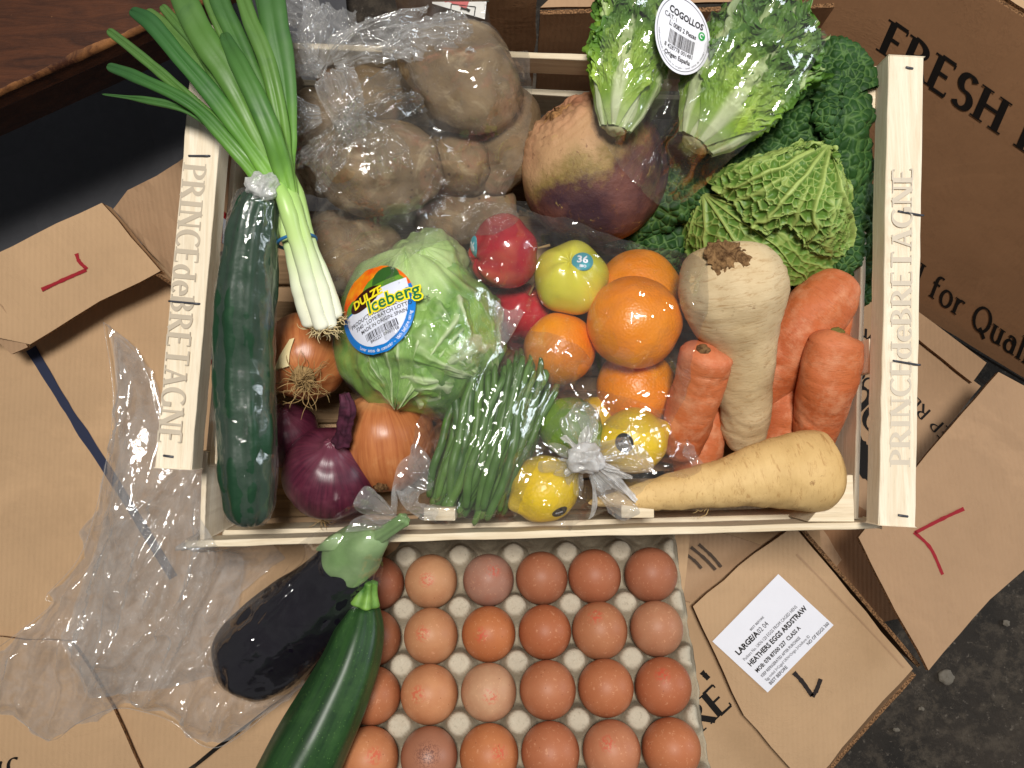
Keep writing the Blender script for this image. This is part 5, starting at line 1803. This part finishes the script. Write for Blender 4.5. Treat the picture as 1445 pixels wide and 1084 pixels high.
lettering('label_emblem', place(disc_geo(.6, .6, 2, 20, 20, 300, .55), .66, .26, .12), mpG, PAPER, gb, .0031)
gs = []
for i, ch in enumerate('confeccionado y envasado en origen - lavar antes de consumir -'):
    a = math.radians(190 + i * 2.7)
    if ch != ' ':
        gs.append(place(font_text(ch), math.cos(a) * .86, math.sin(a) * .86, .055, math.degrees(a) + 90))
lettering('label_print', join(*gs), mpG, SMALLINK, gb, .0029)

# ---- egg tray and eggs
tA, tB = P(725.5, 818, .0245), P(733.5, 1064, .0885)
ey = unit(tA - tB); exx = unit(np.array([1, 0, 0]) - ey * ey[0]); en = np.cross(exx, ey)
pu, pv = .0488, float(np.linalg.norm(tA - tB)) / 3
x = Mat('grey_paper_pulp', .95, .1)
k = x.mix(x.ramp(x.noise(25, 5, .65), [(.35, 0.), (.7, 1.)]), c(172, 160, 138), c(142, 130, 110))
k = x.mix(x.math('MULTIPLY', x.attr('paler'), .38), k, c(222, 214, 196))  # pulp colour is paler on the raised post tops
k = x.mix(x.ramp(x.noise(420, 4, .7), [(.55, 0.), (.7, .45)]), k, c(128, 118, 100))
x.color(k); x.bump(x.noise(330, 5, .75), .7, .0012)
nu, nv = 190, 170
U, Vv = np.meshgrid(np.linspace(-3.10, 3.12, nu), np.linspace(1.02, -4.2, nv), indexing='ij')
uc, vc = U - .5, Vv                      # cell centres at integers
g_ = (np.cos(2 * math.pi * uc) + np.cos(2 * math.pi * vc)) / 2
hh = np.interp(g_, [-1, -.77, -.66, -.3, 0.0, .5, 1], [.0050, .0050, .0005, -.011, -.015, -.022, -.027])
slot = np.exp(-((np.abs(uc - np.round(uc)) - .5) / .03) ** 2) * np.exp(-((vc - np.round(vc)) / .12) ** 2)
hh = hh + .003 * slot
rim = np.clip(np.maximum(np.abs(U) - 2.98, 0) * 8, 0, 1)
hh = hh * (1 - rim) + (-.009) * rim
W = tA + (U.ravel() * pu)[:, None] * exx + (Vv.ravel() * pv)[:, None] * ey
W = W + en * (hh.ravel() - .001 + .0005 * fbm(np.column_stack([U.ravel() * 9, Vv.ravel() * 9, U.ravel() * 0]), 3, 2))[:, None]
W = W + exx * (.0012 * fbm(np.column_stack([U.ravel() * 2, Vv.ravel() * 3, U.ravel() * 0]), 3, 6) * (np.abs(U.ravel()) > 2.9))[:, None]
tr = obj('egg_tray', W, gridF(nu, nv), x.m, solid=True, attrs={'paler': sstep(.0025, .0046, hh.ravel())})
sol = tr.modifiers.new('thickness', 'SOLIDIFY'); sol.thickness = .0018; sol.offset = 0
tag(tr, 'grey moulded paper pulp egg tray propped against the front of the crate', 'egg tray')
tray_rest = slat('wooden_batten', tB + np.array([-.13, -.035, -.034]), tB + np.array([.13, -.035, -.034]), .03, .085, WOODX, None)
tag(tray_rest, 'wooden batten under the near edge of the egg tray', 'batten')

x = Mat('egg_shell', .5, .3)
oi = x.n('ObjectInfo'); base = oi.outputs['Color']
k = x.mix(x.ramp(x.noise(45, 4, .6), [(.35, 0.), (.7, .35)]), base, c(150, 80, 50))
k = x.mix(x.ramp(x.noise(320, 3, .7), [(.60, 0.), (.68, .28)]), k, c(232, 178, 140))
tc = x.n('TexCoord')
mp_ = x.n('VectorMath', operation='DISTANCE'); x.put(mp_.inputs[0], tc.outputs['Object']); mp_.inputs[1].default_value = (.005, .004, .0215)
near_ = x.ramp(mp_.outputs['Value'], [(.0028, 1.0), (.0062, 0.0)])
st = x.math('MULTIPLY', near_, x.ramp(x.noise(420, 2, .6), [(.48, 0.), (.54, 1.)]))
st = x.math('MULTIPLY', st, oi.outputs['Alpha'])
k = x.mix(x.math('MULTIPLY', st, .7), k, c(196, 62, 48))
k = x.mix(x.ramp(x.vor(190), [(.10, .55), (.15, 0.)]), k, base)
k = x.mix(x.math('MULTIPLY', x.ramp(x.vor(120), [(.05, 1.0), (.075, 0.)]), .5), k, c(110, 54, 34))
x.color(k); x.bump(x.noise(600, 3), .12, .0005)
EGG = x.m
xs = Mat('speckled_egg_shell', .45, .4)
d_ = xs.n('VectorMath', operation='LENGTH'); tc = xs.n('TexCoord')
mm_ = xs.n('VectorMath', operation='MULTIPLY'); xs.put(mm_.inputs[0], tc.outputs['Object']); mm_.inputs[1].default_value = (1, 1, 0); xs.put(d_.inputs[0], mm_.outputs[0])
cl_ = xs.ramp(d_.outputs['Value'], [(.004, 1.0), (.013, .0)])
kk = xs.math('MULTIPLY', xs.ramp(xs.noise(800, 2, .7), [(.48, 0.), (.54, 1.)]), cl_)
oi2 = xs.n('ObjectInfo')
xs.color(xs.mix(xs.math('MULTIPLY', kk, .8), oi2.outputs['Color'], c(84, 44, 40)))
EGGS = xs.m


def egg_prof(t):
    th = t * math.pi
    z = -np.cos(th)
    return np.sin(th) * (1 + .10 * z), z * 1.24


V, F, _, _ = ball((0, 0, 0), .0230, (0, 0, 1), egg_prof, 40, 56)
Fm = frame((0, 0, 1)); V = V @ Fm.T
V[:, 2] -= .0045
cols = [[(168, 92, 66), (206, 136, 98), (176, 118, 106), (178, 100, 70), (182, 98, 66), (178, 100, 72)],
        [(172, 98, 66), (204, 130, 90), (200, 106, 54), (184, 94, 54), (190, 112, 76), (194, 122, 92)],
        [(188, 104, 64), (212, 132, 90), (208, 146, 116), (190, 106, 70), (192, 104, 64), (188, 96, 58)],
        [(210, 122, 76), (176, 104, 80), (206, 114, 64), (190, 102, 66), (202, 118, 84), (198, 106, 64)]]
rown = ['row nearest the crate', 'second row from the crate', 'third row from the crate', 'row nearest the bottom edge']
coln = ['leftmost egg, by the courgette,', 'second egg from the left', 'third egg from the left', 'fourth egg from the left', 'fifth egg from the left', 'rightmost egg']
tone = lambda q: 'pale' if sum(q) > 425 else ('purplish' if q[2] > 104 and q[0] < 180 else ('orange brown' if q[2] < 68 else 'brown'))
proto = None
rg_ = np.random.default_rng(4)
rotm = np.column_stack([exx, ey, en])
for r_ in range(4):
    for c_ in range(6):
        spk = (r_, c_) == (3, 1)
        if proto is None:
            o = obj('egg', V, F, EGG, None, (0, 0, 0), solid=False); proto = o
        else:
            o = proto.copy()
            if spk:
                o.data = proto.data.copy(); o.data.materials[0] = EGGS
            COL.objects.link(o)
        pos = tA + exx * ((c_ - 2.5) * pu) + ey * (-r_ * pv) + en * (.0035 + rg_.normal(0, .0008)) + exx * rg_.normal(0, .0006)
        R3 = Matrix(rotm.tolist()) @ Matrix.Rotation(rg_.uniform(0, 6.28), 3, 'Z')
        R3 = Matrix.Rotation(rg_.normal(0, .07), 3, 'X') @ Matrix.Rotation(rg_.normal(0, .07), 3, 'Y') @ R3
        s_ = 1 + rg_.normal(0, .02)
        o.matrix_world = Matrix.Translation(Vector(pos)) @ R3.to_4x4() @ Matrix.Diagonal((s_, s_, s_ * rg_.uniform(.97, 1.04), 1))
        q_ = cols[r_][c_]
        cc = c(q_[0] * .97, q_[1] * 1.05, q_[2] * .97); g_l = (cc[0] + cc[1] + cc[2]) / 3; cc = [.93 * (v_ * .87 + g_l * .13) for v_ in cc[:3]]
        o.color = (cc[0], cc[1], cc[2], 1.0 if (r_, c_) in ((0, 1), (1, 1), (1, 2), (2, 1), (2, 2), (3, 0), (1, 4), (0, 2), (3, 4), (2, 5), (3, 2)) else 0.0)
        lab = ('darkly speckled ' if spk else tone(q_) + ' ') + coln[c_] + ' in the ' + rown[r_]
        tag(o, lab, 'egg', 'eggs in the paper tray')
        Wd = np.array([o.matrix_world @ Vector(v) for v in V[::1]])
        GEO[o.name] = (Wd, F.tolist())

# ---- aubergine and its bag
x = Mat('aubergine_skin', .18, .5)
x.color(x.mix(x.noise(30, 3), c(12, 10, 17), c(22, 16, 28)))
ag = thing('aubergine', 'black aubergine with green cap wrapped in the loose clear bag', 'aubergine', P(400, 880, .0))
V, F, al, an = tubepx([(506, 779, .120, 36), (476, 818, .106, 48), (430, 864, .094, 58), (385, 905, .084, 62), (345, 940, .076, 56), (322, 960, .07, 40)], .012, .03, 100, 60, disp=lambda V, a, b: .0015 * fbm(V * 30, 2, 5) + .0010 * np.sin(b * 5))
obj('body', V, F, x.m, ag)
x = Mat('aubergine_cap_green', .5, .35)
x.color(x.mix(x.ramp(x.noise(35, 5), [(.3, 0.), (.7, 1.)]), c(150, 176, 124), c(112, 144, 88))); x.bump(x.noise(120, 4), .4, .001)
CAP = x.m
V, F, al, an = tubepx([(540, 752, .140, 15), (524, 764, .136, 25), (508, 774, .128, 35), (497, 785, .121, 40), (489, 793, .116, 41)], .004, .003, 60, 80, disp=lambda V, a, b: .0012 * fbm(V * 60, 2, 3) + .0010 * np.cos(b * 5) * sstep(.35, 1, a))
obj('cap', V, F, CAP, ag)
for (x0_, y0_, x1_, y1_, w_) in ((472, 766, 446, 776, 10), (488, 786, 470, 803, 11)):
    V, F, al, an = tubepx([(x0_ + 12, y0_ - 10, .138, w_ * .9), (x0_, y0_, .140, w_), ((x0_ + x1_) / 2, (y0_ + y1_) / 2, .139, w_ * .7), (x1_, y1_, .130, 2)], .004, .002, 30, 20, flat=.25)
    obj('cap_lobe', V, F, CAP, ag)
V, F, al, an = tubepx([(524, 764, .138, 11), (545, 750, .146, 9.5), (566, 736, .152, 9), (574, 730, .154, 11)], .002, .003, 40, 24, disp=lambda V, a, b: .0007 * np.sin(b * 5))
obj('stalk', V, F, CAP, ag)

bg = thing('plastic_bag', 'large loose clear bag spread left of the crate around the aubergine', 'plastic bag', P(250, 820, .0))
agn = {o.name for o in ag.children}
outl = [(146, 455), (188, 490), (212, 540), (224, 590), (262, 620), (310, 660), (350, 715), (384, 760), (400, 790), (372, 810), (330, 848), (318, 875), (318, 920), (318, 960), (340, 985), (380, 985), (425, 962), (428, 966), (380, 1005), (320, 1050), (285, 1052), (245, 1020), (200, 1004), (160, 1000), (110, 1020), (70, 1045), (20, 1010), (-30, 985), (-25, 930), (30, 890), (70, 850), (62, 838), (110, 790), (135, 720), (150, 650), (160, 560)]
_o = []
for k_, (p_, q_) in enumerate(zip(outl, outl[1:] + outl[:1])):
    _o.append(p_)
    if math.hypot(q_[0] - p_[0], q_[1] - p_[1]) > 30 and k_ > 13:
        m_x, m_y = (p_[0] + q_[0]) / 2, (p_[1] + q_[1]) / 2
        nx_, ny_ = -(q_[1] - p_[1]), q_[0] - p_[0]
        g_ = RNG.uniform(-.22, .22)
        _o.append((m_x + nx_ * g_, m_y + ny_ * g_))
outl = _o
FILM_BLACK = film('tight_bag_film', .008, 2.2, .09, (.98, .98, .98, 1), 120, .0010, (.85, .85, .88, 1), .17)
drape('film_over_fruit', [(384, 770), (430, 765), (480, 735), (520, 702), (560, 698), (592, 702), (596, 730), (572, 752), (560, 790), (548, 815), (528, 850), (508, 880), (470, 925), (430, 962), (380, 985), (338, 985), (308, 955), (310, 915), (312, 872), (328, 842), (365, 806)], .05, FILM_BLACK, None, None, .0018, 130, .0014, crumple(.0060, .036, 66, (P(420, 870, 0), 'dir', (-1, -.95)), .0010, 60, 1.0), bg)
wrb = crumple(.0062, .034, 61, (P(150, 760, 0), 'dir', (-.45, -1)), .0016, 60, 1.9)


def hem(nm, pts, par, r=.0007, m=None):
    """seam / folded edge of a bag: a thin bead of film along a line"""
    V, F, al, an = tube(pts, [r] * len(pts), max(40, len(pts) * 6), 7)
    return obj(nm, V, F, m or KNOTM, par, solid=False)


def puff(line_px, w, ht):
    L_ = np.array([P(x_, y_, 0)[:2] for x_, y_ in line_px])

    def f(V):
        best = np.full(len(V), 9.)
        for p_, q_ in zip(L_[:-1], L_[1:]):
            ab = q_ - p_
            t_ = np.clip(((V[:, :2] - p_) @ ab) / (ab @ ab), 0, 1)
            best = np.minimum(best, np.linalg.norm(V[:, :2] - (p_ + t_[:, None] * ab), axis=1))
        return ht * np.exp(-(best / w) ** 2)
    return f


pf1 = puff([(165, 500), (190, 620), (210, 740), (190, 900)], .030, .026)
pf2 = puff([(300, 700), (330, 780), (250, 960)], .026, .016)
pf3 = puff([(90, 900), (250, 1010), (360, 1000)], .018, .012)
o_, V_, F_ = drape('film', outl, .006, FILM_BIG, None, None, .0019, 110, .0016, lambda V: wrb(V) + pf1(V) + pf2(V) + pf3(V), bg, sharp=True)
wrb2 = crumple(.0072, .042, 77, (P(200, 560, 0), 'dir', (-.2, -1)), .0018, 50, 1.9)
drape('film_layer', [(150, 470), (205, 520), (225, 600), (300, 670), (345, 740), (330, 850), (300, 960), (200, 985), (120, 990), (75, 900), (128, 760), (158, 640)], .02, FILM_BIG, None, None, .0024, 100, .0060, lambda V: wrb2(V) + pf1(V) * .6 + pf2(V) * .5, bg, sharp=True)
for ln_ in ([(146, 455, .004), (188, 490, .012), (212, 540, .012), (224, 590, .010), (262, 620, .01), (310, 660, .013), (350, 715, .024), (384, 762, .036)],
            [(146, 455, .004), (160, 560, .006), (150, 650, .006), (135, 720, .006), (110, 790, .006), (64, 842, .006), (74, 852, .006), (30, 890, .005), (-25, 930, .005)],
            [(20, 1010, .004), (70, 1045, .004), (110, 1020, .005), (160, 1000, .006), (200, 1004, .006), (245, 1020, .006), (285, 1052, .005), (320, 1050, .005), (380, 1005, .006), (428, 966, .02), (470, 925, .035), (508, 880, .055)]):
    hem('film_edge', [P(*q_) for q_ in ln_], bg, .00035, FILM_BIG)
fan('film_mouth', P(576, 722, .150), .9, 1.3, .022, FILM_BIG, bg, 44, 6, .005, .008)
fan('film_mouth', P(560, 735, .150), 2.6, 1.0, .030, FILM_BIG, bg, 45, 6, .005, .0)

# ---- courgette
x = Mat('courgette_skin', .40, .4)
al, an = x.attr('along'), x.attr('ang')
cv = x.n('CombineXYZ'); x.put(cv.inputs[0], x.math('SINE', an)); x.put(cv.inputs[1], x.math('COSINE', an)); x.put(cv.inputs[2], x.math('MULTIPLY', al, .6))
k = x.mix(x.ramp(x.noise(5, 4, .6, .2, cv.outputs[0]), [(.35, 0.), (.7, 1.)]), c(38, 70, 32), c(22, 46, 24))
k = x.mix(x.ramp(x.vor(330), [(.08, .6), (.18, 0.)]), k, c(86, 122, 62))
k = x.mix(x.ramp(x.noise(35, 5, .7), [(.5, 0.), (.75, .5)]), k, c(58, 92, 44))
x.color(k); x.bump(x.noise(40, 3), .15, .002)
cz = thing('courgette', 'glossy dark green courgette lying over the left column of eggs', 'courgette', P(450, 1000, .07))
V, F, al, an = tubepx([(514, 846, .112, 16), (514, 862, .112, 24), (508, 892, .114, 33), (492, 940, .120, 40), (465, 1000, .128, 46), (432, 1065, .136, 52), (400, 1130, .142, 54), (372, 1190, .148, 50)], .008, .02, 120, 60, disp=lambda V, a, b: .0006 * np.cos(b * 8) + .0008 * fbm(V * 25, 2, 4))
obj('body', V, F, x.m, cz, attrs={'along': al, 'ang': an})
x = Mat('courgette_stalk', .5, .35)
x.color(x.mix(x.ramp(x.noise(60, 4), [(.35, 0.), (.65, 1.)]), c(120, 160, 70), c(60, 104, 40)))
V, F, al, an = tubepx([(514, 856, .118, 23), (516, 846, .119, 17), (518, 832, .120, 12.5), (519, 818, .121, 13)], .004, .002, 40, 40, disp=lambda V, a, b: .0012 * np.cos(b * 5))
obj('stalk', V, F, x.m, cz)

# ---- cucumber in film
x = Mat('cucumber_skin', .4, .4)
al, an = x.attr('along'), x.attr('ang')
cv = x.n('CombineXYZ'); x.put(cv.inputs[0], x.math('SINE', an)); x.put(cv.inputs[1], x.math('COSINE', an)); x.put(cv.inputs[2], x.math('MULTIPLY', al, .5))
k = x.mix(x.ramp(x.noise(4, 4, .6, .2, cv.outputs[0]), [(.30, 0.), (.75, 1.)]), c(30, 62, 40), c(24, 52, 35))
k = x.mix(x.ramp(x.noise(70, 3), [(.6, 0.), (.72, .25)]), k, c(50, 88, 54))
x.color(k); x.bump(x.noise(60, 3), .3, .003)
cu_ = thing('cucumber', 'long dark green cucumber sealed in clear film, beside the left crate rail', 'cucumber', P(350, 500, .10), None)
cpts = [(368, 266, .196, 18), (364, 285, .195, 28), (356, 330, .190, 36), (347, 420, .178, 40), (344, 520, .162, 41), (347, 610, .155, 40), (351, 680, .148, 37), (352, 742, .14, 26)]
cdisp = lambda V, a, b: .0010 * np.cos(b * 9 + .5 * np.sin(a * 9)) + .0014 * fbm(V * 35, 3, 6)
V, F, al, an = tubepx(cpts, .012, .016, 130, 64, disp=cdisp)
obj('body', V, F, x.m, cu_, attrs={'along': al, 'ang': an})
cp2 = [(a, b, z, w + 1.6) for a, b, z, w in cpts]


def fdisp(V, a, b):
    e = np.exp(-a / .07) + np.exp(-(1 - a) / .04)
    return .0002 + .0007 * (ridge(np.column_stack([b * 2.2, a * 16, a * 0]), 2, 3) - .6) + .0028 * e * (ridge(np.column_stack([b * 2.5, a * 26, a * 0]), 3, 8))


V, F, al, an = tubepx(cp2, .010, .012, 150, 90, disp=fdisp)
obj('film', V, F, FILM_TIGHT, cu_, solid=False)
V, F, al, an = ball(P(370, 262, .205), (.0095, .0085, .006), (.1, .3, 1), n=40, m=50, disp=lambda L: .0022 * ridge(L * 200, 3, 4))
obj('film_twist', V, F, KNOTM, cu_, solid=False)

# ---- spring onions
x = Mat('spring_onion_leaf', .42, .4)
al = x.attr('along')
w = x.math('ADD', al, x.math('MULTIPLY', x.math('SUBTRACT', x.noise(30, 4), .5), .18))
k = x.ramp(w, [(.0, c(150, 190, 92)), (.12, c(118, 168, 64)), (.25, c(92, 142, 50)), (.48, c(56, 104, 42)), (.95, c(42, 84, 46))])
oi_ = x.n('ObjectInfo')
k = x.mix(x.math('MULTIPLY', oi_.outputs['Random'], .45), k, c(112, 142, 62))
k = x.mix(x.ramp(x.noise(18, 5, .7, .6), [(.5, 0.), (.75, .5)]), k, c(36, 72, 44))
x.color(k); x.bump(x.noise(60, 4, .6), .2, .001)
x.put(x.b.inputs['Roughness'], x.ramp(x.noise(25, 4), [(.3, .38), (.7, .62)]))
SOL = x.m
x = Mat('spring_onion_stem', .38, .45)
k = x.ramp(x.attr('along'), [(.0, c(238, 236, 216)), (.30, c(232, 238, 206)), (.58, c(186, 212, 136)), (1.0, c(132, 180, 76))])
x.color(k); x.bump(x.noise(80, 3), .15, .001)
SOS = x.m
so = thing('spring_onions', 'bunch of spring onions in a blue rubber band across the left crate rail', 'spring onions', P(400, 300, .15))
stalks = [[(440, 461, .150, 12), (425, 420, .163, 11), (410, 345, .180, 11), (392, 290, .183, 12), (372, 246, .188, 13)],
          [(455, 466, .158, 11.5), (442, 425, .170, 10.5), (420, 345, .190, 11), (402, 285, .199, 12), (384, 240, .200, 14)],
          [(466, 464, .152, 12), (455, 415, .165, 11), (430, 342, .186, 11), (412, 285, .194, 12), (396, 235, .196, 15)],
          [(475, 450, .148, 11), (462, 405, .160, 10), (436, 338, .178, 9), (420, 280, .185, 11), (405, 230, .187, 12)],
          [(448, 446, .142, 11), (428, 400, .152, 11), (407, 338, .168, 9), (386, 285, .172, 10), (360, 243, .180, 11)]]
for i, st in enumerate(stalks):
    st = st[:-1] + [(st[-1][0], st[-1][1], st[-1][2] - .006, 4)]
    V, F, al, an = tubepx(st, .005, .012, 60, 24, disp=lambda V, a, b: .0004 * fbm(V * 90, 2, i))
    sk = obj('stem', V, F, SOS, so, attrs={'along': al})
    e_ = P(*st[0][:3])
    roots(sk, e_ + [0, .001, 0], 18, .014, .8, (.35, -1, -.1), m=plain('pale_rootlets', c(206, 186, 140), .9), rr=.00045, seed=50 + i)
leaves = [([(372, 264, .186, 10), (330, 206, .194, 9), (268, 158, .198, 7), (205, 141, .196, 5.5), (144, 133, .190, 2)], .45),
          ([(374, 262, .188, 12), (336, 216, .198, 12), (275, 152, .204, 12), (205, 114, .204, 10), (151, 93, .198, 6)], .40),
          ([(380, 250, .190, 12), (345, 212, .197, 9.5), (300, 168, .200, 9), (222, 98, .202, 9), (152, 42, .198, 7)], .42),
          ([(384, 250, .196, 13), (352, 205, .200, 15), (305, 140, .206, 17), (258, 85, .210, 17), (215, 35, .208, 15), (184, 14, .200, 9)], .35),
          ([(380, 240, .186, 12), (345, 180, .190, 16), (300, 110, .194, 18), (250, 55, .194, 16), (206, 15, .190, 9)], .35),
          ([(388, 238, .196, 14), (360, 180, .202, 20), (322, 105, .208, 24), (285, 50, .210, 25), (245, -30, .205, 22)], .35),
          ([(394, 236, .192, 13), (376, 160, .200, 19), (345, 80, .205, 20), (318, 20, .205, 19), (295, -40, .20, 17)], .40),
          ([(398, 236, .202, 15), (385, 195, .212, 19), (362, 140, .218, 19), (340, 95, .218, 17), (322, 62, .212, 13), (316, 46, .206, 7)], .45),
          ([(402, 230, .194, 13), (394, 160, .204, 15), (375, 80, .208, 15), (350, 20, .208, 14), (330, -40, .204, 12)], .42),
          ([(408, 250, .186, 9), (408, 190, .196, 16), (401, 110, .204, 23), (388, 40, .208, 26), (378, -30, .206, 26)], .28),
          ([(392, 235, .190, 11), (352, 130, .200, 12), (312, 40, .204, 12), (285, -30, .2, 11)], .5),
          ([(404, 236, .190, 10), (396, 120, .200, 11), (372, 20, .204, 11), (362, -40, .2, 10)], .5),
          ([(382, 246, .190, 11), (330, 150, .197, 11), (280, 70, .198, 11), (228, 8, .194, 6)], .5),
          ([(400, 232, .188, 10), (386, 150, .193, 13), (362, 60, .194, 14), (336, -35, .19, 12)], .4)]
for i, (lp, fl_) in enumerate(leaves):
    sb = min(stalks, key=lambda s: abs(s[3][0] - lp[0][0] - 12) + abs(s[4][0] - lp[0][0]))[3]
    lp = [(sb[0], sb[1], sb[2] + .0005, 9.5)] + lp
    lp = lp[:2] + [(x_, y_, z_, w_ * (.80 if w_ > 10 else .9)) for x_, y_, z_, w_ in lp[2:]]
    V, F, al, an = tubepx(lp, .0, .004, 90, 28, flat=min(1, fl_ * 1.35), disp=lambda V, a, b: .0009 * fbm(V * 40, 2, i + 3) - .0016 * np.exp(-((b - 1.57) / .4) ** 2))
    obj('leaf', V, F, SOL, so, attrs={'along': al})
q_ = [P(398 + 0, 346, .186)]
ang_ = np.linspace(0, 2 * math.pi, 26)
bc = P(419, 341, .178); s1 = unit(P(441, 336, .178) - P(397, 347, .178))
band = [bc + s1 * (.0135 * math.cos(a)) + np.array([0, 0, 1]) * (.0165 * math.sin(a)) for a in ang_]
V, F, al, an = tube(band, [.0012] * 26, 80, 10)
obj('rubber_band', V, F, plain('blue_rubber', c(46, 110, 160), .5), so, solid=False)
